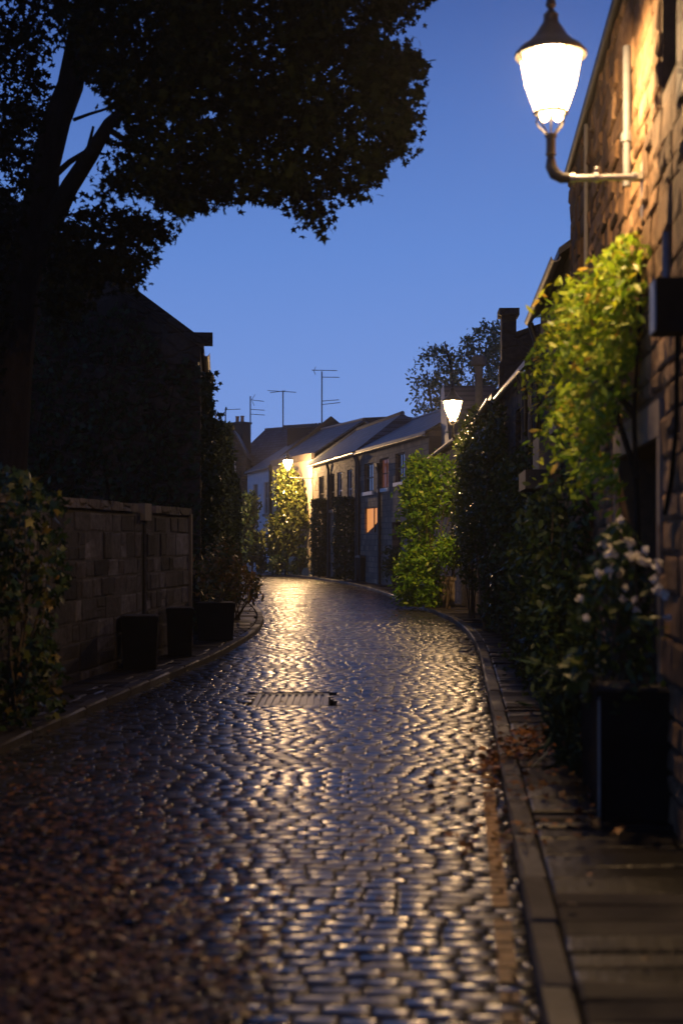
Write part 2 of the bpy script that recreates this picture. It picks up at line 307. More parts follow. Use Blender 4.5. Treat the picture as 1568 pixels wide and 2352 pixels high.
# leaves ------------------------------------------------------------
def star(lobes, inner=0.55):
    pts = []
    for i, (a, r) in enumerate(lobes):
        a0 = R(a); pts.append((r * math.sin(a0), r * math.cos(a0), -0.10 * r))
        if i < len(lobes) - 1:
            a1 = R((a + lobes[i + 1][0]) / 2); q = inner * min(r, lobes[i + 1][1]); pts.append((q * math.sin(a1), q * math.cos(a1), 0.0))
    v = [(0, 0, 0.03)] + pts + [(0, -0.22, 0)]
    n = len(v) - 1
    return np.array(v), [(0, i, i % n + 1) for i in range(1, n + 1)]
T_SYC = star([(-125, 0.5), (-62, 0.85), (0, 1.0), (62, 0.85), (125, 0.5)])
T_OVAL = (np.array([(0, 1, -.1), (-.38, .45, .06), (-.42, -.3, .05), (0, -.9, 0), (.42, -.3, .05), (.38, .45, .06), (0, 0, 0)]), [(6, 0, 1), (6, 1, 2), (6, 2, 3), (6, 3, 4), (6, 4, 5), (6, 5, 0)])
T_THIN = (np.array([(0, 1, -.15), (-.16, 0, .03), (0, -1, 0), (.16, 0, .03)]), [(0, 1, 2), (0, 2, 3)])
T_SLIM = (np.array([(0, 1, -.12), (-.3, .35, .04), (-.28, -.4, .04), (0, -1, 0), (.28, -.4, .04), (.3, .35, .04), (0, 0, -.02)]), [(6, 0, 1), (6, 1, 2), (6, 2, 3), (6, 3, 4), (6, 4, 5), (6, 5, 0)])
def leaves(name, pts, size, mat, parent=None, tmpl=T_OVAL, up=0.0, axis=None, flat=False):
    pts = np.asarray(pts, dtype=float); n = len(pts); tv, tf = tmpl
    nrm = rng.normal(size=(n, 3))
    nrm[:, 2] += up
    if axis is not None: nrm += np.asarray(axis)
    nrm /= np.linalg.norm(nrm, axis=1)[:, None]
    t = rng.normal(size=(n, 3)); t[:, 2] -= 0.6 * (0 if flat else 1)
    a = np.cross(t, nrm); a /= np.linalg.norm(a, axis=1)[:, None]; b = np.cross(nrm, a)
    s = size * rng.uniform(0.6, 1.15, n)
    v = pts[:, None] + s[:, None, None] * (tv[None, :, 0:1] * a[:, None] + tv[None, :, 1:2] * b[:, None] + tv[None, :, 2:3] * nrm[:, None])
    return nmesh(name, v, len(tv), tf, mat, parent)
def inpoly(p, poly):
    x, y = p[:, 0], p[:, 1]; r = np.zeros(len(p), bool); n = len(poly); j = n - 1
    for i in range(n):
        xi, yi = poly[i]; xj, yj = poly[j]
        c = ((yi > y) != (yj > y)) & (x < (xj - xi) * (y - yi) / (yj - yi + 1e-9) + xi); r ^= c; j = i
    return r
def clumps(n, per, sampler, r, keep):
    """clump centres from sampler(n) -> (n,3); per leaves round each within r; keep(points) -> mask"""
    c = sampler(n); p = np.repeat(c, per, 0); global _off; _off = np.repeat(rng.normal(0, 1, (n, 2)), per, 0); d = rng.normal(size=p.shape); d /= np.linalg.norm(d, axis=1)[:, None]
    p = p + d * (r * rng.uniform(0, 1, len(p)) ** 0.5)[:, None]
    k = keep(p); return p[k]
def proj(p): return np.stack([CX + F * p[:, 0] / p[:, 1], HZ - F * (p[:, 2] - H) / p[:, 1]], 1)
def polysample(poly, n):
    a = np.array(poly); lo, hi = a.min(0), a.max(0); out = np.zeros((0, 2))
    while len(out) < n:
        q = rng.uniform(lo, hi, (n * 3, 2)); out = np.vstack([out, q[inpoly(q, poly)]])
    return out[:n]
def bushpts(cx, cy, rx, ry, z0, z1, n, per=14, r=0.14, taper=0.35):
    """points in the shell of an uneven upright mass"""
    k = n // per; lob = [(rng.uniform(-0.5, 0.5) * rx, rng.uniform(-0.5, 0.5) * ry, rng.uniform(0.1, 0.85)) for _ in range(7)]
    out = []
    while len(out) < k:
        l = lob[rng.integers(len(lob))]
        d = rng.normal(size=3); d /= np.linalg.norm(d); rr = rng.uniform(0.55, 1.0)
        z = l[2] + d[2] * 0.3 * rr
        if not 0 <= z <= 1: continue
        tp = 1 - taper * z ** 2
        out.append((cx + (l[0] + d[0] * rx * 0.6 * rr) * tp, cy + (l[1] + d[1] * ry * 0.6 * rr) * tp, z0 + (z1 - z0) * z))
    c = np.array(out); p = np.repeat(c, per, 0) + rng.normal(size=(k * per, 3)) * r * 0.6
    p[:, 2] = np.maximum(p[:, 2], z0 + 0.01); return p
def colpts(cx, cy, rx, ry, z0, z1, n, rag=0.05):
    """points over a clipped column or hedge block"""
    a = rng.uniform(0, 2 * math.pi, n); z = rng.uniform(0, 1, n); k = rng.uniform(0.8, 1.0, n)
    sq = 1 / np.maximum(np.abs(np.cos(a)), np.abs(np.sin(a))) ** 0.6
    top = rng.uniform(0, 1, n) < 0.15; z[top] = 1; k[top] = rng.uniform(0, 1, top.sum()) ** 0.5
    w = 1 - 0.25 * np.maximum(z - 0.8, 0) / 0.2 * 0.5
    wob = 1 + 0.07 * np.sin(a * 3 + z * 9) + 0.05 * np.sin(z * 23 + a)
    p = np.stack([cx + rx * np.cos(a) * sq * k * w * wob, cy + ry * np.sin(a) * sq * k * w * wob, z0 + (z1 - z0) * z], 1)
    p += rng.normal(size=p.shape) * rag; p[:, 2] = np.maximum(p[:, 2], z0 + 0.01); return p
def stems(parent, base, tops, r0=0.02, mat=None, name="stem"):
    mb = MB()
    for t in tops:
        b = Vector(base) + Vector((rnd.uniform(-.06, .06), rnd.uniform(-.06, .06), 0)); t = Vector(t); m = (b + t) / 2 + Vector((rnd.uniform(-.1, .1), rnd.uniform(-.1, .1), 0))
        mb.tube([b, m, t], [r0, r0 * 0.7, r0 * 0.3], 6)
    return mb.build(name, mat or m_stem, parent, True)

# ------------------------------------------------------------------ houses
class House:
    """street side on local y = 0, body in y < 0, x runs along the facade from A to B"""
    def __init__(s, name, label, A, B, depth, eave, wallmat, pitch=35, cat="house", group=None, ridge_at=0.5):
        A, B = Vector(A), Vector(B); d = B - A; s.Lx = d.length; s.A, s.B = A, B; s.depth, s.eave = depth, eave
        s.pitch = math.tan(R(pitch)); s.ry = -depth * ridge_at
        s.ridge = eave + s.pitch * depth * ridge_at
        s.o = thing(name, label, cat, (A.x, A.y, 0), math.atan2(d.y, d.x), group); s.wm = wallmat; s.op = []
    def spx(s, px):
        k = (px - CX) / F; d = s.B - s.A; t = (s.A.x - k * s.A.y) / (k * d.y - d.x); return t * s.Lx
    def zpx(s, px, py):
        t = s.spx(px) / s.Lx; Y = s.A.y + (s.B.y - s.A.y) * t; return H - (py - HZ) / F * Y
    def pt(s, px, off):
        d = (s.B - s.A).normalized(); p = s.A + d * s.spx(px) + Vector((-d.y, d.x)) * off; return p
    def walls(s, rec=0.16, z0=-0.08, gable=True, top=None):
        mb = MB(); Lx, e = s.Lx, top or s.eave; ops = s.op
        xs = sorted({0, Lx, *[o[0] for o in ops], *[o[1] for o in ops]}); zs = sorted({z0, e, *[max(o[2], z0) for o in ops], *[o[3] for o in ops]})
        for i in range(len(xs) - 1):
            for j in range(len(zs) - 1):
                xm, zm = (xs[i] + xs[i + 1]) / 2, (zs[j] + zs[j + 1]) / 2
                if any(o[0] < xm < o[1] and o[2] < zm < o[3] for o in ops): continue
                mb.add([(xs[i], 0, zs[j]), (xs[i + 1], 0, zs[j]), (xs[i + 1], 0, zs[j + 1]), (xs[i], 0, zs[j + 1])], [(3, 2, 1, 0)])
        for o in ops:
            a, b, c, d = o[:4]; r = -(o[4] if len(o) > 4 else rec); c = max(c, z0)
            mb.add([(a, 0, c), (b, 0, c), (b, 0, d), (a, 0, d), (a, r, c), (b, r, c), (b, r, d), (a, r, d)],
                   [(0, 1, 5, 4), (1, 2, 6, 5), (2, 3, 7, 6), (3, 0, 4, 7), (4, 5, 6, 7)])
        D = -s.depth
        for x, fl in ((0, 1), (Lx, 0)):
            if gable: q = [(x, 0, z0), (x, 0, e), (x, s.ry, s.ridge), (x, D, e), (x, D, z0)]
            else: q = [(x, 0, z0), (x, 0, e), (x, D, e), (x, D, z0)]
            f = tuple(range(len(q))); mb.add(q, [f if fl else f[::-1]])
        mb.add([(0, D, z0), (Lx, D, z0), (Lx, D, e), (0, D, e)], [(0, 1, 2, 3)])
        s.wall = mb.build("wall", s.wm, s.o); return s
    def roof(s, mat, over=0.14, verge=0.04, th=0.09):
        e, p = s.eave, s.pitch; D = s.depth; b = 0.012
        out = [(over, e - over * p + b), (s.ry, s.ridge + b), (-D - over, e - over * p + b), (-D - over, e - over * p + th), (s.ry, s.ridge + th + 0.03), (over, e - over * p + th)]
        s.rf = MB().prism(out, 0, -verge, s.Lx + verge).build("roof", mat, s.o)
        MB().tube([(-verge, s.ry, s.ridge + th + 0.03), (s.Lx + verge, s.ry, s.ridge + th + 0.03)], 0.07, 8).build("ridge_tiles", m_lead, s.rf, True)
        return s
    def gutter(s, mat=None, over=0.17, r=0.055):
        z = s.eave - 0.1; n = 8; pr = [(over + r * math.cos(math.pi + math.pi * k / n) , z + r * math.sin(math.pi + math.pi * k / n)) for k in range(n + 1)]
        pr += [(over + (r - 0.012) * math.cos(2 * math.pi - math.pi * k / n), z + (r - 0.012) * math.sin(2 * math.pi - math.pi * k / n)) for k in range(n + 1)]
        MB().prism(pr, 0, -0.02, s.Lx - 0.02).build("gutter", mat or m_iron, s.o); return s
    def downpipe(s, x, z0=0.0, z1=None, r=0.045, mat=None, hopper=False, y=0.075):
        z1 = z1 or s.eave - 0.15; mb = MB().tube([(x, y, z0), (x, y, z1 - 0.25), (x, y + 0.08, z1)], r, 10)
        for z in np.arange(z0 + 0.6, z1 - 0.3, 1.4): mb.tube([(x, y, z), (x, y, z + 0.08)], r * 1.35, 10)
        if hopper: mb.frus(x, y + 0.02, z1 - 0.2, z1 + 0.12, 0.06, 0.05, 0.17, 0.12)
        mb.build("downpipe", mat or m_iron, s.o, True); return s
    def window(s, x0, x1, z0, z1, frame=None, pane=None, sill=True, rec=0.16, bars=(1, 1), sillmat=None):
        s.op.append((x0, x1, z0, z1, rec)); y = -rec + 0.02; f = MB(); w = 0.05
        f.box(x0, x0 + w, y, y + 0.06, z0, z1); f.box(x1 - w, x1, y, y + 0.06, z0, z1)
        f.box(x0 + w, x1 - w, y + 0.002, y + 0.058, z0, z0 + w); f.box(x0 + w, x1 - w, y + 0.002, y + 0.058, z1 - w, z1)
        for i in range(1, bars[0] + 1):
            xm = x0 + (x1 - x0) * i / (bars[0] + 1); f.box(xm - 0.015, xm + 0.015, y + 0.01, y + 0.05, z0 + w, z1 - w)
        for i in range(1, bars[1] + 1):
            zm = z0 + (z1 - z0) * i / (bars[1] + 1); f.box(x0 + w, x1 - w, y + 0.006, y + 0.054, zm - 0.02, zm + 0.02)
        o = f.build("window", frame or m_whitep, s.o)
        MB().box(x0 + w - 0.01, x1 - w + 0.01, y + 0.022, y + 0.032, z0 + w - 0.01, z1 - w + 0.01).build("pane", pane or m_glassd, o)
        if sill: MB().box(x0 - 0.07, x1 + 0.07, -rec + 0.06, 0.07, z0 - 0.12, z0 + 0.004).build("sill", sillmat or m_ashlar, o)
        return o
    def door(s, x0, x1, z1, mat, rec=0.25, planks=5, z0=0.0, knob=True):
        s.op.append((x0, x1, z0, z1, rec)); mb = MB(); y = -rec + 0.015; n = planks
        for i in range(n):
            a = x0 + (x1 - x0) * i / n; b = x0 + (x1 - x0) * (i + 1) / n; mb.box(a + 0.006, b - 0.006, y, y + 0.045, z0 + 0.01, z1 - 0.01)
        d = mb.build("door", mat, s.o)
        if knob: MB().lathe([(0.0, -0.04), (0.03, -0.02), (0.03, 0.02), (0.0, 0.04)], x0 + 0.14, y + 0.08, 8).build("handle", m_galv, d, True)
        return d
    def chimney(s, x, y, z0, z1, w, d, mat, pots=0):
        mb = MB().box(x - w / 2, x + w / 2, y - d / 2, y + d / 2, z0, z1 - 0.12); mb.box(x - w / 2 - 0.05, x + w / 2 + 0.05, y - d / 2 - 0.05, y + d / 2 + 0.05, z1 - 0.12, z1)
        c = mb.build("chimney", mat, s.o)
        for i in range(pots):
            xx = x + (i - (pots - 1) / 2) * 0.42 if w > d else x; yy = y if w > d else y + (i - (pots - 1) / 2) * 0.42
            MB().lathe([(0.13, z1), (0.11, z1 + 0.08), (0.1, z1 + 0.3), (0.125, z1 + 0.33), (0.125, z1 + 0.38), (0.09, z1 + 0.38)], xx, yy, 12).build("chimney_pot", m_clay, c, True)
        return c

# ================================================================== GROUND, ROAD, PAVEMENTS
struct(MB().box(-400, 400, -60, 700, -0.5, -0.085).build("ground", m_joint))
KR = np.array([(-1, .185), (4.7, .67), (12.75, 1.354), (16.3, 1.65), (21, 2.02), (25, 2.22), (29, 2.24), (35, 1.85), (45.5, 1.1), (54, .1), (62, -1.7), (70, -4.4), (78, -7.2)])
KL = np.array([(-1, -3.6), (5, -3.1), (10.7, -2.66), (13, -2.42), (15.4, -2.2), (19.4, -1.75), (24, -1.50), (27, -1.48), (30.7, -1.68), (36, -2.25), (43.5, -3.3), (55, -5.6), (65, -8.2), (78, -11.5)])
def smooth_interp(T):
    def f(y):
        y = np.asarray(y, float); return sum(np.interp(y + o, T[:, 0], T[:, 1]) for o in (-1.6, -.8, 0, .8, 1.6)) / 5
    return f
xr, xl = smooth_interp(KR), smooth_interp(KL)
COVER = (-0.87, -0.13, 13.75, 14.85)          # iron cover let into the setts
def road_z(x, y):
    a, b = xl(y), xr(y); u = np.clip((x - a) / (b - a), 0, 1); return -0.055 * (2 * u - 1) ** 2
cxs, cys, hw, hd = [], [], [], []
y = 1.2
while y < 77:
    d = rnd.uniform(0.104, 0.118); a, b = float(xl(y)), float(xr(y)); x = a - rnd.uniform(0, 0.15)
    while x < b - 0.02:
        w = rnd.uniform(0.13, 0.20); w = min(w, max(b - x, 0.05)); c = x + w / 2
        if not (COVER[0] - .06 < c < COVER[1] + .06 and COVER[2] - .06 < y + d / 2 < COVER[3] + .06):
            cxs.append(c); cys.append(y + d / 2 + 0.006 * math.sin(c * 2.1 + y * 0.31)); hw.append(w / 2 - rnd.uniform(.002, .004)); hd.append(d / 2 - rnd.uniform(.003, .005))
        x += w
    y += d
cxs, cys, hw, hd = map(np.array, (cxs, cys, hw, hd)); n = len(cxs)
zj = road_z(cxs, cys) + rng.normal(0, .001, n) + 0.0015 * np.sin(cxs * 1.7 + cys * .9) * np.sin(cys * .45)
tx, ty = rng.normal(0, .006, n), rng.normal(0, .010, n); yaw = rng.normal(0, .018, n)
SX, SY = np.array([-1, 1, 1, -1]), np.array([-1, -1, 1, 1])
def ring(inset, dz):
    lx = SX[None] * np.maximum(hw - inset, .01)[:, None]; ly = SY[None] * np.maximum(hd - inset, .01)[:, None]
    X = cxs[:, None] + lx - ly * yaw[:, None]; Y_ = cys[:, None] + ly + lx * yaw[:, None]
    return np.stack([X, Y_, zj[:, None] + dz + lx * tx[:, None] + ly * ty[:, None]], 2)
V = np.concatenate([ring(0, -.07), ring(0, -.008), ring(.004, -.0025), ring(.012, 0.0)], 1)
fs = []
for r0 in (0, 4, 8): fs += [(r0 + i, r0 + (i + 1) % 4, r0 + 4 + (i + 1) % 4, r0 + 4 + i) for i in range(4)]
fs.append((12, 13, 14, 15))
road = struct(nmesh("road", V, 16, fs, m_sett, smooth=False))
ys_ = np.arange(1.2, 77, .5); us = np.linspace(0, 1, 9); mb = MB(); vv = []
for yy in ys_:
    a, b = float(xl(yy)), float(xr(yy))
    for u in us: vv.append((a + (b - a) * u, yy, float(road_z(a + (b - a) * u, yy)) - .008))
nu = len(us); mb.add(vv, [(i * nu + k, i * nu + k + 1, (i + 1) * nu + k + 1, (i + 1) * nu + k) for i in range(len(ys_) - 1) for k in range(nu - 1) if not (13.2 < ys_[i] < 15 and us[k] > .05 and us[k] < .95)])
struct(mb.build("road_bed", m_joint))
# worn yellow line painted over the sett tops
def clip(poly, f):
    out = []
    for i in range(len(poly)):
        p, q = poly[i], poly[(i + 1) % len(poly)]; a, b = f(p), f(q)
        if a >= 0: out.append(p)
        if a * b < 0: out.append(p + (q - p) * (a / (a - b)))
    return out
mb = MB(); sel = np.where((cys < 10.4) & (np.abs(cxs - (.172 + .085 * cys)) < .3))[0]
for i in sel:
    for fc in [(4, 5, 9, 8), (5, 6, 10, 9), (6, 7, 11, 10), (7, 4, 8, 11), (8, 9, 13, 12), (9, 10, 14, 13), (10, 11, 15, 14), (11, 8, 12, 15), (12, 13, 14, 15)]:
        p = [Vector(V[i, k]) for k in fc]
        for f in (lambda q: q.x - (.134 + .085 * q.y), lambda q: (.208 + .085 * q.y) - q.x): p = clip(p, f) if p else p
        if len(p) < 3: continue
        c = sum(p, Vector()) / len(p)
        if 6.18 < c.y < 6.33 or 4.98 < c.y < 5.03 or math.sin(c.x * 93 + c.y * 47) + math.sin(c.y * 171) > 1.35 or (c.y > 9.3 and math.sin(c.y * 31) > -.2): continue
        mb.add([q + Vector((0, 0, .003)) for q in p], [tuple(range(len(p)))])
struct(mb.build("road_marking", m_paint))
# kerbs
def kerb(edge, side, y0, y1, w=.125, top=.035):
    mb = MB(); y = y0
    while y < y1:
        l = rnd.uniform(.75, 1.05); g = .008; j = rnd.uniform(-.006, .006); q = []
        for yy in (y + g, y + l - g):
            e = float(edge(yy)); dx = float(edge(yy + .05) - edge(yy - .05)) / .1; nx = 1 / math.hypot(1, dx); ny = -dx * nx
            q.append(((e, yy), (e + side * nx * w, yy + side * ny * w)))
        (a, b), (d, c) = q[0], q[1]; t = top + j
        def ins(p, k): cxx = (a[0] + b[0] + c[0] + d[0]) / 4; cyy = (a[1] + b[1] + c[1] + d[1]) / 4; return (p[0] + (cxx - p[0]) * k, p[1] + (cyy - p[1]) * .02)
        P = [a, b, c, d]
        vs = [(*p, -.12) for p in P] + [(*p, t - .018) for p in P] + [(*ins(p, .22), t) for p in P]
        f = [(i, (i + 1) % 4, 4 + (i + 1) % 4, 4 + i) for i in range(4)] + [(4 + i, 4 + (i + 1) % 4, 8 + (i + 1) % 4, 8 + i) for i in range(4)] + [(8, 9, 10, 11)]
        if side < 0: f = [k[::-1] for k in f]
        mb.add(vs, f); y += l
    return struct(mb.build("kerb", m_kerb))
kerb(xr, 1, 1.5, 77); kerb(xl, -1, 1.5, 77)
# pavements: rows of slabs
def pavement(edge_in, edge_out, y0, y1, dmin, dmax, across, jit, tilt):
    mb = MB(); y = y0
    while y < y1:
        d = rnd.uniform(dmin, dmax); a, b = float(edge_in(y)), float(edge_out(y)); lo, hi = min(a, b), max(a, b); x = lo
        while x < hi - .05:
            w = min(rnd.uniform(*across), hi - x); g = .006; z = .022 + rnd.uniform(-jit, jit); t1, t2 = rnd.gauss(0, tilt), rnd.gauss(0, tilt * 1.4); sl = float(edge_in(y + d) - edge_in(y))
            P = [(x + g, y + g), (x + w - g, y + g), (x + w - g + sl, y + d - g), (x + g + sl, y + d - g)]; mx_, my_ = x + w / 2, y + d / 2
            zz = [z + (p[0] - mx_) * t1 * .5 + (p[1] - my_) * t2 for p in P]; k = .016
            I = [(P[0][0] + k, P[0][1] + k), (P[1][0] - k, P[1][1] + k), (P[2][0] - k, P[2][1] - k), (P[3][0] + k, P[3][1] - k)]
            vs = [(*p, -.1) for p in P] + [(*p, q - .01) for p, q in zip(P, zz)] + [(*p, q) for p, q in zip(I, zz)]
            mb.add(vs, [(i, (i + 1) % 4, 4 + (i + 1) % 4, 4 + i) for i in range(4)] + [(4 + i, 4 + (i + 1) % 4, 8 + (i + 1) % 4, 8 + i) for i in range(4)] + [(8, 9, 10, 11)]); x += w
        y += d
    return struct(mb.build("pavement", m_pave))
RW = np.array([(-1, 1.09), (2, 1.345), (15.3, 2.475), (19.9, 2.79), (24.5, 2.78), (30, 2.97), (44, 2.75), (53.9, .75), (63.7, -1.2), (78, -6)])
LW = np.array([(-1, -5.2), (9, -3.87), (21, -2.26), (23, -2.28), (36, -3.4), (48, -5.6), (78, -13)])
rw = lambda y: np.interp(y, RW[:, 0], RW[:, 1]); lw = lambda y: np.interp(y, LW[:, 0], LW[:, 1])
pavement(lambda y: xr(y) + .13, rw, 1.5, 60, .19, .27, (.4, 1.3), .008, .03)
pavement(lambda y: lw(y), lambda y: xl(y) - .13, 3, 60, .25, .45, (.35, .7), .006, .010)
# iron cover
t = thing("drain_cover", "ribbed rectangular iron cover let into the wet setts", "drain cover", ((COVER[0] + COVER[1]) / 2, (COVER[2] + COVER[3]) / 2, -.012))
a, b = (COVER[1] - COVER[0]) / 2, (COVER[3] - COVER[2]) / 2
mb = MB().box(-a, -a + .05, -b, b, -.06, .008).box(a - .05, a, -b, b, -.06, .008).box(-a + .05, a - .05, -b, -b + .05, -.06, .007).box(-a + .05, a - .05, b - .05, b, -.06, .007); mb.build("frame", m_iron, t)
mb = MB().box(-a + .055, a - .055, -b + .055, b - .055, -.06, -.008)
for i in range(9):
    xx = -a + .1 + i * (2 * a - .2) / 8; mb.box(xx - .018, xx + .018, -b + .08, b - .08, -.0085, .006)
mb.build("lid", m_iron, t)

# ================================================================== STREET LAMPS
def lamp(loc, rz, label, arm=.6):
    t = thing("street_lamp", label, "street lamp", loc, rz, "lantern street lamps on wall brackets")
    MB().box(-.03, 0, -.055, .055, -.26, .09).frus(-.03, 0, -.02, .03, .03, .05, .01, .03).build("wall_plate", m_pipe, t)
    a = MB().tube([(-.02, 0, 0), (-arm + .13, 0, 0)], .022, 12)
    for x in (-.06, -arm / 2, -arm + .15): a.tube([(x, 0, 0), (x - .03, 0, 0)], .032, 12)
    a.lathe([(.012, .02), (.012, .05), (.018, .06), (.0, .075)], -arm / 2 - .01, 0, 8); a.build("bracket_arm", m_galv, t, True)
    MB().tube([(-arm + .15, 0, 0), (-arm + .07, 0, .004), (-arm + .025, 0, .03), (-arm, 0, .08), (-arm, 0, .13)], [.028, .036, .040, .036, .028], 12).build("elbow", m_iron, t, True)
    MB().lathe([(.024, .10), (.024, .14), (.036, .155), (.03, .17), (.03, .26), (.038, .265), (.038, .285), (.018, .29)], -arm, 0, 14).build("neck", m_iron, t, True)
    cr = MB()
    for k in range(4):
        an = R(45 + 90 * k); c, s_ = math.cos(an), math.sin(an)
        cr.tube([(-arm + c * .03, s_ * .03, .285), (-arm + c * .10, s_ * .10, .35), (-arm + c * .125, s_ * .125, .39), (-arm + c * .108, s_ * .108, .43)], .006, 6)
    cr.tube([(-arm, 0, .29), (-arm, 0, .42)], .007, 6); cr.build("cradle", m_iron, t, True)
    n = 8; zb, zt, rb, rt = .425, .785, .104, .206; P = lambda r, z, k: (-arm + r * math.cos(2 * math.pi * (k + .5) / n), r * math.sin(2 * math.pi * (k + .5) / n), z)
    g = MB(); zm, rm = zb + .2, .176; g.add([P(rb, zb, k) for k in range(n)] + [P(rm, zm, k) for k in range(n)] + [P(rt, zt, k) for k in range(n)], [(j * n + k, j * n + (k + 1) % n, j * n + n + (k + 1) % n, j * n + n + k) for j in (0, 1) for k in range(n)])
    gl = g.build("lamp_glass", m_lamp, t)
    bd_ = bpy.data.lights.new("bulb", 'POINT'); bd_.energy = BULB; bd_.color = LAMP_C; bd_.shadow_soft_size = .07
    bo = bpy.data.objects.new("bulb", bd_); C.objects.link(bo); bo.parent = t; bo.location = (-arm, 0, .69)
    sp_ = bpy.data.lights.new("reflector", 'SPOT'); sp_.energy = BULB * .75; sp_.color = LAMP_C; sp_.shadow_soft_size = .07; sp_.spot_size = R(150); sp_.spot_blend = 1.0
    so = bpy.data.objects.new("reflector", sp_); C.objects.link(so); so.parent = t; so.location = (-arm, 0, .72)      # fill spot added to brighten the lower wall; the lantern has no reflector
    fr = MB()
    for k in range(0, n, 2): fr.tube([P(rb + .003, zb, k), P(rm + .003, zm, k), P(rt + .003, zt, k)], .008, 6)
    fr.lathe([(rb - .004, zb - .012), (rb + .007, zb - .012), (rb + .007, zb + .004), (rb - .004, zb + .004), (rb - .004, zb - .012)], -arm, 0, 8, False); fr.build("lantern_frame", m_iron, t)
    bm = MB()
    for sx in (-1, 1): bm.lathe([(.012, zb - .065), (.03, zb - .05), (.03, zb - .02), (.018, zb - .013)], -arm + .042 * sx, -.03, 10)
    bm.build("bulb_tip", m_lamp, t, True)
    pr = [(rt - .03, zt - .002), (rt + .022, zt - .004), (rt + .024, zt + .016), (rt - .01, zt + .055), (.15, zt + .085), (.105, zt + .13), (.072, zt + .185), (.05, zt + .215), (.045, zt + .25), (.05, zt + .262), (.03, zt + .285), (.016, zt + .30), (.034, zt + .325), (.03, zt + .35), (.018, zt + .385), (.008, zt + .43), (.002, zt + .45)]
    MB().lathe(pr, -arm, 0, 24).build("lantern_roof", m_iron, t, True)
    return t
lamp1 = lamp((1.936, 9.05, 3.91), R(-4.86), "largest and nearest glowing lantern bracketed high on the warm rubble wall")
l2 = dup(lamp1, (2.94, 30.0, 3.74), 0, "glowing lantern above the bright green bush and birch roofline")
l3 = lamp((-1.31, 63.72, 4.36), R(26), "most distant lantern glowing over the glossy tree at the bend of the lane", 1.19)
m_hot = m_lamp.copy(); m_hot.name = "hot_lamp_glass"        # the two far lanterns burn brighter
for nd_ in m_hot.node_tree.nodes:
    if nd_.type == 'EMISSION': nd_.inputs["Strength"].default_value = 45
for l_, e_ in ((l2, 460), (l3, 1400)):
    for c_ in l_.children:
        if c_.type == 'LIGHT': c_.data = c_.data.copy(); c_.data.energy = e_
        elif c_.name.startswith(("lamp_glass", "bulb_tip")): c_.data = c_.data.copy(); c_.data.materials[0] = m_hot if l_ is l3 else m_lamp

# ================================================================== RIGHT HAND ROW
h = House("stone_house", "nearest stone house with rubble wall carrying the large lantern", (0.657, -6), (2.467, 15.3), 6, 5.58, m_mort1)
sY = lambda Y: (Y + 6) * h.Lx / 21.3
h.window(sY(7.5), sY(8.32), 4.2, 5.1, m_wood, sill=False, rec=.22); h.window(sY(4.2), sY(5.3), 3.0, 4.6, m_wood)
h.window(sY(13.2), sY(14.1), 3.2, 4.6, m_wood)
h.door(sY(8.35), sY(10.6), 2.2, m_wood, rec=.32, planks=8); h.door(sY(12.6), sY(13.6), 2.1, m_wood)
h.walls().roof(m_slated, over=.05).gutter(over=.055, r=.04)
add_stones(h.wall, stones(9.0, h.Lx, 0, 5.5, h.op + [(sY(8.2), sY(10.75), -1, 2.43), (sY(7.05), sY(7.51), 3.88, 5.42)], .11, .26, .15, .42, .034), m_st1)
MB().tube([(sY(9.65), .05, 4.0), (sY(9.65), .05, 4.95)], .03, 10).tube([(sY(9.65), .05, 4.3), (sY(9.65), .05, 4.36)], .045, 10).build("vent_pipe", m_lead, h.o, True)
MB().tube([(sY(13.0), .04, 3.9), (sY(13.0), .04, 5.4)], .02, 8).build("downpipe", m_pipe, h.o, True)
MB().box(sY(7.1), sY(7.49), .002, .04, 3.9, 5.4).build("jamb", m_rub2, h.o)
# dressed surround of the door
MB().box(sY(8.22), sY(8.35) - .002, .002, .03, .0, 2.2).box(sY(10.6) + .002, sY(10.73), .002, .03, 0, 2.2).box(sY(8.22), sY(10.73), .002, .032, 2.203, 2.42).build("door_surround", m_ashlar, h.o)
bx = thing("cable_box", "black box with one side paled as by skylight, fixed to the rubble wall at the right edge", "wall box", (1.167 + .085 * 7.4, 7.4, 2.95), math.atan2(13.3, 1.13))
MB().box(-.1, .09, .012, .17, -.28, .0).build("cabinet", m_black, bx)
MB().box(-.09, .08, .172, .182, -.27, -.01).build("skylit_side", m_galv, bx)  # paler face puts the skylight on this side into its colour
MB().tube([(.04, .1, .0), (.04, .1, .26)], .022, 10).build("conduit", m_lead, bx, True)
cb = MB().tube([(.0, .05, -.28), (.1, .04, -.75), (.35, .035, -1.05), (.6, .03, -1.2)], .014, 6); cb.build("cable", m_black, bx, True)

h = House("dark_house", "dark stone house with pale fascia panel next beyond the vine-hung house", (2.475, 15.32), (2.78, 19.9), 6, 4.75, m_rub3)
h.window(1.2, 2.1, 3.0, 4.2, m_wood); h.door(3.0, 3.9, 2.1, m_wood); h.walls().roof(m_slated).gutter(m_pipe); h.downpipe(4.4)
cn = MB().box(1.2, 2.5, .01, .42, 2.2, 2.42); cn.build("canopy", m_wood, h.o); MB().box(1.25, 2.3, .01, .26, 2.423, 2.82).build("fascia_panel", m_ashlar, h.o)

h = House("low_house", "low dark house with lamp-lit gutter before the chimney gable", (2.66, 19.95), (2.76, 24.5), 6, 4.1, m_rub3)
h.window(1.3, 2.2, 2.6, 3.6, m_wood); h.door(3.0, 3.9, 2.05, m_wood); h.walls().roof(m_slated, over=.1).gutter(m_galv, over=.13); h.downpipe(.2)

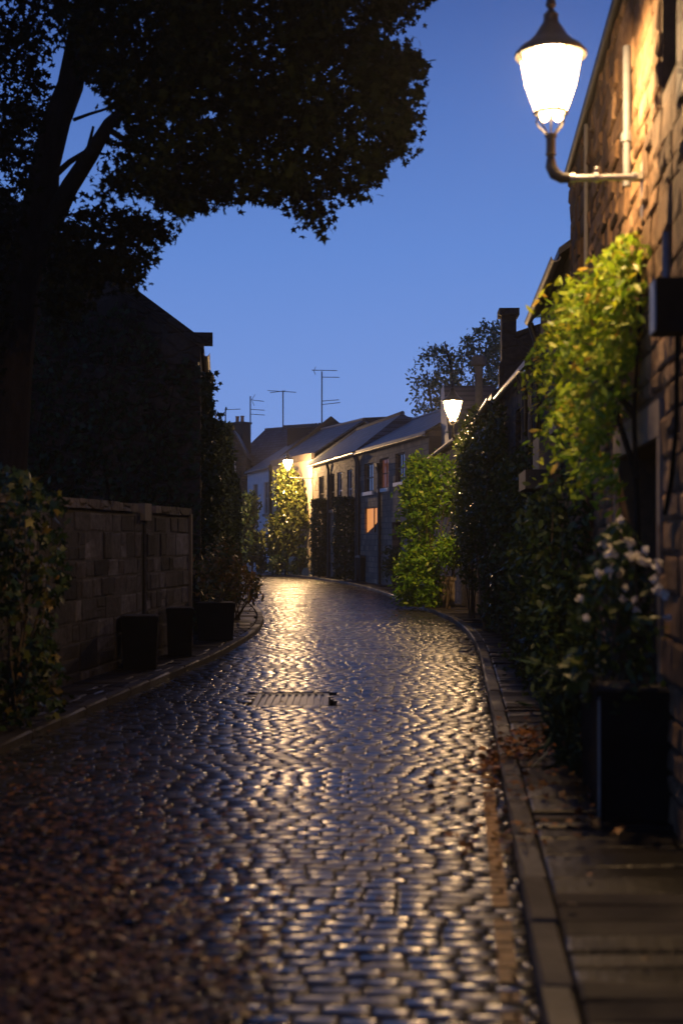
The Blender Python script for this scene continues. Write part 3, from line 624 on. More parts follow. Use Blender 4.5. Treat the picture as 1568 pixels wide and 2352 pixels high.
h = House("chimney_house", "house whose dark gable carries the tall chimney stack", (2.72, 24.55), (2.95, 30), 6, 4.15, m_rub3, pitch=40)
h.window(1.5, 2.4, 2.6, 3.7, m_wood); h.door(3.4, 4.3, 2.05, m_wood); h.walls().roof(m_slated).gutter(m_pipe); h.downpipe(.15)
h.chimney(.35, -.18, 3.9, 5.62, .42, .25, m_rub3)
MB().prism([(-.0, 3.9), (-.0, 4.62), (-.3, 5.2), (-1.2, 5.5), (-1.2, 3.9)], 0, .03, .22).build("gable_haunch", m_rub3, h.o)

h = House("slate_cottage", "slate roofed cottage behind the second lantern with steel flue on its roof", (2.95, 30.05), (2.76, 43.9), 5, 4.15, m_rub2, pitch=38)
h.window(4.0, 4.9, 2.6, 3.6, m_wood); h.window(8, 8.9, 2.6, 3.6, m_wood); h.door(6, 7, 2.05, m_wood); h.walls().roof(m_slate).gutter(m_pipe)
h.downpipe(9.3, 2.4, 4.05, .05, m_whitep)
fl = MB().tube([(6.1, -.62, 4.5), (6.1, -.62, 6.1)], .1, 14); fl.lathe([(.16, 6.02), (.19, 6.04), (.19, 6.24), (.14, 6.28)], 6.1, -.62, 14); fl.build("flue", m_hip, h.o, True)
MB().prism([(11.0, 4.45), (12.8, 6.25), (13.8, 6.25), (13.8, 4.45)], 1, -1.85, -.3).build("cross_roof", m_slated, h.o)

# the two houses on the outside of the bend
h = House("bay_house", "two storey stone house with jettied upper floor and glowing orange panel below", (2.7, 44), (.68, 53.9), 4.2, 4.95, m_block, pitch=28)
for a, b in ((836, 857), (871, 892), (907, 929)):
    xs = sorted((h.spx(a), h.spx(b))); pc = (a + b) / 2
    h.window(xs[0], xs[1], h.zpx(pc, {846.5: 1130, 881.5: 1122, 918: 1108}[pc]), h.zpx(pc, {846.5: 1064, 881.5: 1052, 918: 1040}[pc]), m_woodb, m_glassr if pc == 881.5 else m_glassd, sillmat=m_whitep)
xs = sorted((h.spx(952), h.spx(972))); h.window(xs[0], xs[1], 2.95, 4.2, m_woodb)
xs = sorted((h.spx(900), h.spx(922))); h.door(xs[0], xs[1], 2.2, m_wood, rec=.3, planks=3)
x0, x1 = sorted((h.spx(838), h.spx(866)))
h.op.append((x0, x1, h.zpx(850, 1226), h.zpx(850, 1166), .1))
h.walls().roof(m_slate).gutter(m_iron); h.downpipe(h.spx(875), 0, h.zpx(875, 1072), .06, hopper=True); h.downpipe(h.spx(827), 0, 4.75, .06)
m_patch_glow = emit("patch_glow", (1.0, .36, .08), .75)  # lamp-lit wall panel: its light and slanted shadow edge built as glow
za, zb = h.zpx(850, 1226), h.zpx(850, 1166)
xm = x0 + (x1 - x0) * .36
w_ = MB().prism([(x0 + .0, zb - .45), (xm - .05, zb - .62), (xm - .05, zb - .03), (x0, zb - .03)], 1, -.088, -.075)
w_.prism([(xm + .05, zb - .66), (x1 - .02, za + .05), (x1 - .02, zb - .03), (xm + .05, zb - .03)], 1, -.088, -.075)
wn = MB().box(xm - .05, xm + .05, -.09, -.05, za, zb).box(x0, x1, -.085, -.05, za - .0, za + .05).box(x0, x1, -.085, -.051, zb - .03, zb).build("window", m_woodb, h.o)  # frame made up to hold the glowing patch as a window
w_.build("glow_patch", m_patch_glow, wn)
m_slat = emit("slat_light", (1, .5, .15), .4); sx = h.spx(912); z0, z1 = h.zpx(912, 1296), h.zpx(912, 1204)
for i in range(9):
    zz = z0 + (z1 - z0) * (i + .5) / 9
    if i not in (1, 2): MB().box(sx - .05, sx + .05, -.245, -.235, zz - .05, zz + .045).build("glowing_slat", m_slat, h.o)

h = House("hipped_house", "stone house with hipped slate roof and bright lamp-lit gutter at the bend", (.66, 54.0), (-1.29, 63.7), 3.7, 5.0, m_rub2, pitch=30)
for a, b, p in ((732, 744, 0), (757, 768, 0), (774, 786, 1), (797, 808, 1)):
    xs = sorted((h.spx(a), h.spx(b))); pc = (a + b) / 2
    h.window(xs[0], xs[1], 2.85, 4.35, m_whitep if p else m_wood, m_glassd)
for a, b in ((738, 752), (772, 785)):
    xs = sorted((h.spx(a), h.spx(b))); h.door(xs[0], xs[1], 2.15, m_wood)
h.walls(gable=False)
Lx, D, e, rz = h.Lx, 3.7, 5.0, 6.5; o_ = .16
hv = [(-.05, o_, e - .02), (Lx + .1, o_, e - .02), (Lx + .1, -D - o_, e - .02), (-.05, -D - o_, e - .02), (.6, -D / 2, rz), (Lx - 1.0, -D / 2, rz)]
rf = MB().add(hv, [(0, 1, 5, 4)[::-1], (1, 2, 5)[::-1], (2, 3, 4, 5)[::-1], (3, 0, 4)[::-1], (0, 1, 2, 3)]).build("roof", m_slate, h.o)
MB().tube([hv[4], hv[5]], .09, 8).tube([hv[5], hv[1]], .08, 8).tube([hv[5], hv[2]], .08, 8).build("lead_hips", m_hip, rf, True)
hh = h; h.gutter(m_galv, over=.2, r=.07); h.downpipe(h.spx(758), 0, 4.8, .06); h.downpipe(.12, 0, 4.8, .06)

h = House("rendered_house", "cream rendered wall with plain parapet lit by the far lantern", (-1.31, 63.75), (-3.45, 70.1), 5, 5.35, m_render, pitch=33)
h.window(3.2, 4.1, 3.0, 4.3, m_whitep); h.door(4.6, 5.6, 2.1, m_wood); h.walls(gable=False, top=5.2); h.roof(m_slate, over=-.12, verge=-.1)
MB().box(-.04, h.Lx + .03, -.1, .06, 5.203, 5.5).build("parapet", m_ashlar, h.o)

h = House("white_house", "white walled house beyond the far lantern", (-3.5, 70.3), (-5.05, 76.5), 6, 5.25, m_white, pitch=32)
for a, b in ((581, 592), (606, 618)):
    xs = sorted((h.spx(a), h.spx(b))); h.window(xs[0], xs[1], 2.9, 4.5, m_render, m_glassd)
xs = sorted((h.spx(574), h.spx(580))); h.door(xs[0] + .1, xs[1] + .3, 2.1, m_wood); h.door(2.2, 3.2, 2.1, m_wood); h.walls().roof(m_slate).gutter(m_iron)
MB().box(xs[1] - .05, xs[1] + .08, .004, .14, 0, 2.2).box(xs[0] - .2, xs[0] - .08, .004, .14, 0, 2.2).build("door_post", m_whitep, h.o)
MB().prism([(.1, 0), (-6.2, 0), (-6.2, 5.3), (-3.0, 7.75), (.1, 5.3)], 0, -.35, -.06).build("party_wall", m_darkstone, h.o)

h = House("gable_cottage", "small dark stone gable with white sash window at the far end of the lane", (-5.35, 82), (-6.5, 79.0), 1.5, 5.0, m_rub3, pitch=30)
h.o.rotation_euler = (0, 0, math.pi); h.o.location = (-5.25, 79, 0); h.Lx = 1.35; h.depth = 9
h.window(.62, .95, 4.3, 6.0, m_whitep, bars=(1, 3))
h.op and None
mbw = MB()
h.walls(gable=False, top=6.2)
rf = MB().prism([(-.06, 6.15), (.68, 7.55), (1.42, 6.15), (1.42, 6.28), (.68, 7.7), (-.06, 6.28)], 1, -9.1, .08).build("roof", m_slate, h.o)
MB().prism([(0, 6.2), (1.35, 6.2), (.675, 7.5)], 1, -.3, -.003).build("gable_top", m_rub3, h.o)

h = House("long_roofed_house", "far house with long slate roof, twin pot chimney and toothed ridge", (-2.2, 80), (-6.6, 84), 6, 6.0, m_rub3, pitch=36)
h.walls().roof(m_slate).gutter(); sx = h.spx(546)
h.chimney(h.Lx - .3, -.55, 5.5, 8.55, 1.15, .7, m_darkstone, 2)
mb = MB()
for i in range(14): mb.box(.3 + i * .28, .42 + i * .28, -3.06, -2.94, h.ridge + .1, h.ridge + .27)
mb.build("ridge_crest", m_clay, h.rf)
h = House("flat_roofed_block", "dark flat roofed block rising behind the slate roofs", (.9, 74), (-2.9, 76), 5, 7.55, m_darkstone)
h.walls(gable=False); MB().box(-.15, h.Lx + .15, -5.15, .15, 7.553, 7.72).build("roof", m_iron, h.o); MB().box(-2.6, -.2, -4, -.02, 0, 7.95).build("stair_tower", m_darkstone, h.o)

# ================================================================== TV AERIALS
def aerial(px, ytop, ybot, Y, label, booms, vdip=()):
    b = W3(px, ybot, Y); t = thing("tv_aerial", label, "aerial", b, 0, "TV aerials on the far roofs"); k = Y / F
    ht = (ybot - ytop) * k; MB().tube([(0, 0, -.4), (0, 0, ht)], .035, 8).build("mast", m_iron, t, True)
    for x0, x1, yy, tilt in booms:
        z = (ybot - yy) * k; mb = MB().tube([((x0 - px) * k, .02, z), ((x1 - px) * k, -.05, z + tilt)], .02, 6)
        m_ = 8
        for i in range(m_):
            q = i / (m_ - 1); xx = (x0 + (x1 - x0) * q - px) * k; mb.tube([(xx, -.12, z + tilt * q), (xx, .12, z + tilt * q)], .008, 4)
        mb.build("boom", m_iron, t, True)
    for x0, y0_, x1, y1_ in vdip:
        MB().tube([((x0 - px) * k, 0, (ybot - y0_) * k), ((x1 - px) * k, 0, (ybot - y1_) * k)], .015, 5).build("reflector", m_iron, t, True)
aerial(518, 940, 1000, 81, "short aerial with one arm beside the twin pot chimney", [(517, 552, 941, .03)])
aerial(575, 910, 985, 82, "aerial with three short arms between chimney and toothed ridge", [(574, 606, 918, -.1), (574, 608, 940, -.06), (574, 608, 951, -.06)], [(586, 906, 578, 918), (584, 932, 579, 920)])
aerial(650, 897, 975, 79, "T shaped aerial with one long level arm", [(615, 680, 897, -.1), (620, 655, 902, .1)])
aerial(739, 853, 965, 76, "tallest aerial with four arms on the dark roof", [(716, 774, 850, -.03), (740, 779, 866, -.02), (740, 778, 921, .06), (740, 781, 929, .1)], [(725, 842, 720, 852), (724, 860, 720, 850)])

# ================================================================== LEFT SIDE
h = House("ivy_house", "tall gabled house on the left clad in dark ivy", (-3.4, 36), (-2.28, 23), 9, 4.72, m_rub3, pitch=35)
h.window(2, 3, 2.6, 3.9, m_wood); h.walls().roof(m_slated, verge=-.02, over=.06).gutter(m_galv, over=.1)
p = h.pitch; MB().prism([(.2, 4.72 + .05), (.2, 4.95), (-.1, 4.95), (-4.5, 7.87 + .32), (-9.2, 4.95), (-9.2, 4.75), (-4.5, 7.87 + .06), (-.02, 4.72 + .05)], 0, h.Lx - .28, h.Lx + .06).build("coping", m_rub3, h.o)
lh = h
# ivy on the gable, seen from the lane
iv = thing("ivy", "dark ivy covering the tall gable of the left house", "ivy", (-2.6, 22.9, 0))
d = (lh.B - lh.A).normalized(); nrm = Vector((d.x, d.y, 0)); side = Vector((-d.y, d.x, 0))
Bp = Vector((-2.28, 23, 0)); pts = []
while len(pts) < 14000:
    q = rng.uniform(0, 8.2); z = rng.uniform(.1, 8.0); lim = 4.75 + lh.pitch * q - .1 - .5 * abs(math.sin(q * 2.3)) - .3 * math.sin(q * 5.1)
    if q < .4: lim = 4.5
    if z > lim: continue
    pts.append(tuple(Bp - side * q + nrm * (.03 + abs(rng.normal(0, .07))) + Vector((0, 0, z))))
for i in range(2600):     # wraps round the street corner
    s_ = rng.uniform(0, 2.6); z = rng.uniform(.1, 4.35); pts.append(tuple(Bp - nrm * s_ + side * (.02 + abs(rng.normal(0, .07 + .09 * math.sin(z * 3.1) ** 2))) + Vector((0, 0, z))))
P_ = np.array(pts) - np.array((-2.6, 22.9, 0)); leaves("foliage", P_, .09, m_ivy, iv, T_SYC, axis=(0, -.8, 0))
mb = MB()
for k in range(7):
    q = .5 + k * 1.0; c = Bp - side * q + nrm * .03 - Vector((-2.6, 22.9, 0)); mb.tube([c, c + Vector((.15, 0, 1.6)), c + Vector((-.1, 0, 3.2)), c + Vector((.1, 0, 4.2))], [.03, .025, .015, .008], 6)
mb.build("stem", m_bark, iv, True)

# garden wall
wx = lambda Y: -5.09 + .135 * Y
A, B = Vector((wx(21), 21)), Vector((wx(6), 6)); d = B - A; Lw = d.length
gw = thing("garden_wall", "rubble garden wall with pale coping left of the lane", "wall", (A.x, A.y, 0), math.atan2(d.y, d.x))
sx = (21 - 18.6) * Lw / 15
mb = MB(); 
mb.box(0, sx - .1, -.4, 0, -.1, 1.95).box(sx + .1, Lw, -.4, 0, -.1, 1.95).box(sx - .1, sx + .1, -.4, -.12, -.1, 1.85); gwall = mb.build("wall", m_mortw, gw)
add_stones(gwall, stones(.0, Lw, -.05, 1.94, [(sx - .11, sx + .11, -1, 3)], .12, .34, .16, .62, .016), m_stw)
mb = MB(); x = 0
while x < Lw:
    l = rnd.uniform(.55, .9)
    if not (sx - .15 < x + l and x < sx + .15): mb.box(x + .004, min(x + l, Lw) - .004, -.43, .05, 1.953 + rnd.uniform(0, .01), 2.06 + rnd.uniform(-.008, .008))
    x += l
mb.build("coping", m_rub2, gw)
MB().box(sx - .16, sx + .16, -.42, .06, 1.853, 2.075).build("pier_cap", m_ashlar, gw)
MB().box(sx - .095, sx + .095, -.11, -.02, 0, 1.85).build("gap_shade", m_black, gw)  # black slab filling the wall gap, stands in for its deep shade
MB().box(-.09, -.003, -.41, .04, -.1, 1.98).build("lit_end_edge", m_ashlar, gw)  # paler end piece carries the lit edge of the wall in its colour

# planters and shrub beside the wall
def tub(name, label, loc, w, dd, hgt, rz=.1, mat=m_black, cat="planter"):
    t = thing(name, label, cat, loc, rz); mb = MB().frus(0, 0, 0, hgt - .06, w * .43, dd * .43, w * .48, dd * .48); mb.build("body", mat, t)
    mb = MB().frus(0, 0, hgt - .06, hgt, w * .5, dd * .5, w * .5, dd * .5); mb.build("rim", mat, t)
    MB().box(-w * .44, w * .44, -dd * .44, dd * .44, hgt, hgt + .012).build("soil", m_joint, t)
    return t
tub("planter", "wider black tub standing against the garden wall", (-2.46, 17.4, .03), .46, .42, .64)
tub("planter", "narrower black tub at the end of the garden wall", (-2.2, 19.4, .03), .37, .4, .64)
pl = tub("planter", "dark tub at the ivy corner holding the russet shrub", (-1.98, 22.4, .03), .62, .5, .58)
sh = thing("shrub", "russet leaved shrub spilling from the tub at the ivy corner", "shrub", (-1.95, 22.4, .6))
leaves("foliage", bushpts(.05, 0, .5, .4, 0, .95, 900, 10, .12, .2), .05, m_rust, sh)
stems(sh, (0, 0, .0), [(rnd.uniform(-.4, .6), rnd.uniform(-.3, .3), rnd.uniform(.5, .95)) for _ in range(9)], .012)
sh = thing("shrub", "low trailing shrub hanging over the kerb past the russet tub", "shrub", (-2.05, 28.0, 0))
leaves("foliage", bushpts(0, 0, .6, .6, .35, 1.35, 900, 10, .12, .2), .06, m_rust, sh); stems(sh, (0, 0, .02), [(rnd.uniform(-.5, .6), rnd.uniform(-.4, .4), rnd.uniform(.6, 1.0)) for _ in range(9)], .014)

# clipped conifer hedges
for lab, cx_, cy_, rx_, ry_, z1_ in (("tallest clipped conifer hedge beyond the ivy house", -2.98, 34.2, .33, 1.2, 4.3), ("shorter leaning conifer hedge right of the tallest one", -3.0, 36.8, .32, .9, 3.2)):
    hd_ = thing("conifer_hedge", lab, "hedge", (cx_, cy_, 0)); leaves("foliage", colpts(0, 0, rx_, ry_, .05, z1_, 13000), .06, m_yew, hd_, T_OVAL)
    MB().tube([(0, 0, 0), (0, 0, z1_ * .9)], [.1, .03], 8).build("trunk", m_bark, hd_, True)
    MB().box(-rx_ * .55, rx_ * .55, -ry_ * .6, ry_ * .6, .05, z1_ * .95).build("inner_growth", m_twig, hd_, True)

# leafy bush at the left edge
poly = [(-260, 1060), (30, 1075), (90, 1090), (150, 1130), (165, 1180), (150, 1260), (165, 1330), (130, 1420), (150, 1520), (165, 1610), (120, 1660), (60, 1690), (-260, 1760)]
def samp(n):
    q = polysample(poly, n); Y = rng.uniform(11.6, 13.2, n); return np.stack([(q[:, 0] - CX) / F * Y, Y, H - (q[:, 1] - HZ) / F * Y], 1)
pts = clumps(420, 10, samp, .16, lambda p: inpoly(proj(p), poly) & (p[:, 2] > .04)); b0 = np.array((-2.85, 12.4, 0))
sh = thing("leafy_bush", "tall bush with yellowing leaves against the garden wall at the left edge", "bush", tuple(b0)); leaves("foliage", pts - b0, .075, m_autumn, sh, T_SYC)
stems(sh, (0, 0, .02), [(rnd.uniform(-.5, .4), rnd.uniform(-.4, .5), rnd.uniform(1.0, 2.0)) for _ in range(14)], .016)

# the big tree
tr = thing("sycamore_tree", "huge dark sycamore overhanging the lane from behind the garden wall", "tree", (-3.7, 15.9, 0)); tb = Vector((-3.7, 15.9, 0))
def limb(mb, pts, Ys, rads, n=12):
    P = [W3(x, y, Y) - tb for (x, y), Y in zip(pts, Ys)]; mb.tube(P, [.75 * r * Y / F for r, Y in zip(rads, Ys)], n)
mb = MB()
limb(mb, [(0, 1560), (8, 1300), (15, 1100), (30, 850), (50, 650), (92, 490), (105, 380), (132, 273), (162, 197), (200, 0), (240, -250), (260, -500)], [15.9] * 12, [85, 68, 62, 60, 56, 58, 44, 42, 40, 36, 28, 12], 16)
limb(mb, [(85, 600), (115, 520), (160, 430), (212, 350), (250, 285), (320, 222), (420, 170), (560, 120), (700, 60)], [15.9, 15.8, 15.6, 15.3, 15, 14.7, 14.3, 14, 13.6], [34, 34, 28, 24, 19, 15, 12, 8, 4])
limb(mb, [(130, 400), (160, 372), (202, 345), (215, 290)], [15.8, 15.7, 15.6, 15.5], [10, 9, 7, 4], 8)
limb(mb, [(170, 275), (205, 262), (245, 250), (330, 240)], [15.8, 15.7, 15.5, 15.3], [6, 5, 4, 2], 8)
limb(mb, [(255, 300), (300, 330), (400, 380), (520, 420), (660, 455)], [15, 14.8, 14.5, 14.2, 14], [10, 9, 7, 5, 3], 8)
limb(mb, [(320, 222), (450, 240), (600, 280), (760, 330), (880, 340)], [14.7, 14.5, 14.4, 14.3, 14.2], [10, 9, 7, 5, 3], 8)
limb(mb, [(180, 120), (330, 20), (520, -60), (760, -60), (940, 0)], [15.9, 15.7, 15.6, 15.5, 15.5], [22, 18, 14, 9, 4], 8)
limb(mb, [(90, 540), (170, 540), (260, 550), (350, 550)], [15.9, 15.7, 15.4, 15.2], [10, 8, 6, 3], 8)
limb(mb, [(60, 640), (20, 560), (-60, 450), (-160, 330)], [15.9, 16.1, 16.3, 16.5], [26, 22, 16, 9], 8)
mb.build("trunk", m_bark, tr, True)
crown_a = [(100, -420), (1080, -420), (1010, -60), (985, 20), (930, 62), (895, 80), (975, 140), (980, 190), (955, 290), (950, 350), (885, 372), (862, 445), (800, 450), (742, 465), (762, 515), (738, 546), (690, 500), (650, 470), (560, 468), (510, 480), (470, 480), (410, 497), (330, 455), (265, 450), (217, 437), (212, 410), (262, 378), (252, 335), (330, 270), (245, 250), (235, 215), (205, 200), (150, 120), (120, 60)]
crown_b = [(125, 500), (200, 468), (270, 482), (340, 488), (390, 508), (402, 555), (370, 595), (340, 600), (330, 640), (293, 670), (250, 640), (200, 700), (150, 760), (100, 720)]
crown_c = [(-330, -420), (130, -420), (125, 60), (108, 300), (70, 480), (45, 650), (20, 900), (-60, 1050), (-330, 1000)]
pts = []
for poly_, nc, per, Y0, dY in ((crown_a, 2250, 22, 14.6, 2.6), (crown_b, 170, 22, 15.2, .8), (crown_c, 1150, 20, 16.0, 1.2)):
    def samp(n, poly_=poly_, Y0=Y0, dY=dY):
        q = polysample(poly_, n); Y = Y0 + dY * rng.uniform(-1, 1, n); return np.stack([(q[:, 0] - CX) / F * Y, Y, H - (q[:, 1] - HZ) / F * Y], 1)
    pts.append(clumps(nc, per, samp, .22, lambda p, poly_=poly_: inpoly(proj(p) + rng.normal(0, 6, (len(p), 2)) + _off * 15, poly_)))
cc = []
while len(cc) < 900:          # unseen leaf clumps added over the near lane to block sky light
    q = np.array((rng.uniform(-9.5, 1.0), rng.uniform(-3, 14), rng.uniform(6.5, 12)))
    if ((q[0] + 3.7) / 5.2) ** 2 + ((q[1] - 9) / 9.5) ** 2 + ((q[2] - 8) / 4.0) ** 2 < 1 and q[2] > 2.6 + .42 * max(q[1], 6): cc.append(q)
cc = np.repeat(np.array(cc), 12, 0); pts.append(cc + rng.normal(size=cc.shape) * .22)
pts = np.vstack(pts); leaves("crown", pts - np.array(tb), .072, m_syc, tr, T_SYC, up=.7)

# ================================================================== PLANTS ON THE RIGHT
# bright climber under the first lantern
cl = thing("climbing_vine", "bright yellow-green vine cascading down the wall under the nearest lantern", "climbing plant", (2.0, 11, 0)); b0 = np.array((2.0, 11, 0))
vpoly = [(1412, 560), (1440, 535), (1478, 530), (1492, 560), (1490, 700), (1478, 800), (1462, 880), (1435, 940), (1395, 990), (1378, 1010), (1405, 1050), (1435, 1112), (1420, 1120), (1375, 1065), (1350, 1012), (1290, 1005), (1262, 950), (1250, 900), (1205, 860), (1240, 790), (1285, 700), (1300, 640), (1345, 625), (1385, 625), (1400, 600)]
def sprays(p0, dirs, length, k, size, droop=.5):
    """leaflets set in pairs along arching stalks"""
    out = []
    for p, d, l in zip(p0, dirs, length):
        sd = np.array((-d[1], d[0], 0.0)); sd /= max(np.linalg.norm(sd), 1e-6)
        for i in range(k):
            t = (i + .5) / k; c = p + d * l * t + np.array((0, 0, -droop * l * t * t))
            for sg in (-1, 1): out.append(c + sd * sg * size * .8 + rng.normal(0, .012, 3))
    return np.array(out)
q = polysample(vpoly, 350); k_ = (q[:, 0] - CX) / F - .085; o = rng.uniform(.03, 1, 350) * np.clip(1.167 - 8.85 * k_, .05, .36); Y = (1.167 - o) / k_
p0 = np.stack([(q[:, 0] - CX) / F * Y, Y, H - (q[:, 1] - HZ) / F * Y], 1)
dr = np.stack([rng.uniform(-1, -.1, 350), rng.uniform(-.9, .7, 350), rng.uniform(-.35, .35, 350)], 1); dr /= np.linalg.norm(dr, axis=1)[:, None]
pts = sprays(p0, dr, rng.uniform(.14, .42, 350), 8, .032, 1.0); pts = pts[pts[:, 0] < 1.15 + .085 * pts[:, 1]]
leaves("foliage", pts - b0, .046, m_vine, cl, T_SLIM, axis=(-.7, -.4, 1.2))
mb = MB()
for q in ([(1470, 1560, .05), (1462, 1200, .06), (1455, 950, .07), (1470, 700, .05), (1460, 560, .05)], [(1462, 1100, .06), (1400, 900, .2), (1330, 760, .25), (1300, 700, .25)], [(1455, 950, .07), (1380, 860, .25), (1300, 830, .35)]):
    P = []
    for px, py, o in q:
        Y = (1.167 - o) / ((px - CX) / F - .085); P.append(W3(px, py, Y) - Vector(b0))
    mb.tube(P, [.022 - .003 * i for i in range(len(P))], 6)
mb.build("stem", m_bark, cl, True)

def bush(name, label, cx_, cy_, rx_, ry_, z1_, n, size, mat, tm=T_OVAL, cat="shrub", z0=.05, taper=.35, group=None):
    t = thing(name, label, cat, (cx_, cy_, .02), 0, group); leaves("foliage", bushpts(0, 0, rx_, ry_, z0, z1_, n, 12, .13, taper), size, mat, t, tm, up=.4)
    stems(t, (0, 0, 0), [(rnd.uniform(-.6, .6) * rx_, rnd.uniform(-.6, .6) * ry_, rnd.uniform(.5, .85) * z1_) for _ in range(8)], .016); return t
bush("wall_shrub", "tall dark shrub beside the doorway under the vine", 2.03, 13.0, .36, 1.5, 2.2, 3600, .055, m_shrub)
bush("wall_shrub", "dark shrub with yellow tips under the pale fascia panel", 2.3, 16.3, .36, 1.9, 2.1, 4200, .055, m_shrub)
bush("wall_shrub", "deep green shrub before the low house with lit gutter", 2.5, 20.3, .4, 2.6, 2.9, 5500, .06, m_shrub)
bush("wall_climber", "dark leafy climber filling the wall below the chimney", 2.5, 24.6, .42, 2.4, 3.8, 7500, .055, m_gloss, taper=.1, cat="climbing plant")
bush("wall_climber", "lamp-lit climber reaching the eaves beside the second lantern", 2.62, 28.6, .46, 2.1, 4.15, 7500, .055, m_gloss, taper=.1, cat="climbing plant")
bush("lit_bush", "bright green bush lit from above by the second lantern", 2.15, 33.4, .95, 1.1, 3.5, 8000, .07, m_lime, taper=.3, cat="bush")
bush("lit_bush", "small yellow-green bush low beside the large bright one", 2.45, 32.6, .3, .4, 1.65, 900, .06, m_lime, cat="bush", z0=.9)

# white flowers in the big planter
pt = thing("planter", "big black planter on the pavement below the white flowers", "planter", (1.70, 8.55, .028), R(-4.9))
MB().frus(0, 0, 0, .68, .20, .62, .215, .64).build("body", m_black, pt)
MB().frus(0, 0, .68, .73, .228, .655, .228, .655).build("rim", m_black, pt); MB().box(-.19, .19, -.6, .6, .73, .74).build("soil", m_joint, pt)
MB().box(-.219, -.206, -.655, -.635, .03, .7).build("lit_edge_strip", m_pipe, pt)  # pale strip standing in for light along the planter edge
fb = thing("flowering_bush", "bush with white blooms growing in the big black planter", "flowering bush", (1.66, 8.5, .76)); b0 = np.array((1.66, 8.5, .76))
fpoly = [(1300, 1440), (1330, 1330), (1370, 1230), (1425, 1180), (1470, 1230), (1500, 1290), (1590, 1310), (1640, 1500), (1600, 1600), (1400, 1640), (1310, 1620), (1290, 1540)]
def samp(n):
    q = polysample(fpoly, n); Y = rng.uniform(7.9, 9.4, n); return np.stack([(q[:, 0] - CX) / F * Y, Y, H - (q[:, 1] - HZ) / F * Y], 1)
pts = clumps(170, 10, samp, .11, lambda p: inpoly(proj(p), fpoly) & (p[:, 0] < 1.14 + .085 * p[:, 1])); leaves("foliage", pts - b0, .05, m_shrub, fb, up=.5)
stems(fb, (0, 0, -.02), [(rnd.uniform(-.25, .2), rnd.uniform(-.5, .5), rnd.uniform(.4, .9)) for _ in range(14)], .009)
for px, py, r in ((1412, 1216, .045), (1388, 1247, .042), (1443, 1247, .04), (1402, 1272, .042), (1452, 1277, .043), (1470, 1288, .04), (1484, 1290, .035), (1510, 1297, .042), (1396, 1316, .04), (1376, 1318, .035), (1420, 1316, .036), (1405, 1300, .03), (1532, 1320, .035), (1508, 1352, .035), (1524, 1366, .035), (1432, 1375, .028), (1455, 1378, .028), (1462, 1405, .03), (1545, 1290, .035), (1560, 1345, .035), (1434, 1350, .026), (1330, 1375, .026), (1465, 1440, .024), (1540, 1310, .035), (1555, 1392, .035), (1530, 1420, .03), (1500, 1330, .03), (1566, 1300, .04), (1345, 1420, .024), (1480, 1265, .03), (1424, 1195, .025)):
    Y = rng.uniform(7.85, 8.25); c = np.array(W3(px, py, Y)) - b0; n_ = 16; dirs = rng.normal(size=(n_, 3)); dirs /= np.linalg.norm(dirs, axis=1)[:, None]
    leaves("flower", c + dirs * r * .55, r * .75, m_petal, fb, up=.6)
tp = thing("trailing_plant", "dark trailing grassy plant at the foot of the big planter", "plant", (1.66, 9.75, .03))
bl = rng.normal(size=(700, 3)) * (.13, .22, .0) ; bl[:, 2] = rng.uniform(.03, .75, 700); leaves("foliage", bl, .13, m_ivy, tp, T_THIN); stems(tp, (0, 0, 0), [(rnd.uniform(-.15, .15), rnd.uniform(-.3, .3), rnd.uniform(.3, .7)) for _ in range(10)], .006)

# ================================================================== FAR END PLANTS AND FURNITURE
t3 = thing("glossy_tree", "bushy glossy leaved tree glowing under the far lantern", "tree", (-2.5, 64.3, 0))
leaves("crown", bushpts(0, 0, 1.12, .75, .9, 4.95, 8000, 12, .2, .35), .11, m_gloss_lit, t3); MB().tube([(0, 0, 0), (.05, 0, 1.2), (0, .1, 3.2)], [.09, .07, .03], 8).build("trunk", m_bark, t3, True)
t3 = thing("dark_shrub", "round dark shrub in front of the white house", "shrub", (-4.15, 66.5, 0)); leaves("foliage", bushpts(0, 0, .75, .7, .6, 3.7, 3000, 12, .2, .3), .12, m_shrub, t3); stems(t3, (0, 0, 0), [(rnd.uniform(-.4, .4), 0, 2.4) for _ in range(5)], .03)
for lab, a, b, Y, top in (("climber column at the far end of the hipped house", 734, 771, 60.2, 1152), ("climber column beside the wheelie bin on the hipped house", 788, 836, 55.2, 1148)):
    q_ = hh.pt((a + b) / 2, .35); Y = q_.y; c = q_.x; w = (b - a) / 2 / F * Y; zt = H + (HZ - top) / F * Y
    t = thing("climber_column", "dark clipped " + lab, "climbing plant", (c, Y, 0)); leaves("foliage", colpts(0, 0, w * .95, .3, .1, zt, 4200), .08, m_ivy, t, T_OVAL); MB().tube([(0, 0, 0), (0, .1, zt * .9)], [.06, .02], 6).build("trunk", m_bark, t, True)
for lab, px, Y, r, z1_, mt in (("low bush at the foot of the glossy tree", 640, 63.5, .5, 1.0, m_shrub), ("low bush beside the cream door", 690, 63.8, .6, 1.2, m_gloss), ("low yellowish bush near the white door posts", 600, 66.5, .5, .9, m_autumn), ("small bush at the foot of the hopper pipe", 905, 48.5, .5, 1.5, m_shrub)):
    bush("low_bush", lab, (px - CX) / F * Y, Y, r, r, z1_, 700, .09, mt, cat="bush")
wb_ = thing("wheelie_bin", "dark wheelie bin beside the stone pier of the bay house", "bin", ((838 - CX) / F * 53.4, 53.2, -.02), R(15))
MB().frus(0, 0, .08, .95, .24, .27, .29, .33).build("body", m_black, wb_); MB().prism([(-.36, .955), (.35, .955), (.35, 1.0), (0, 1.06), (-.36, 1.02)], 0, -.31, .31).build("lid", m_iron, wb_)
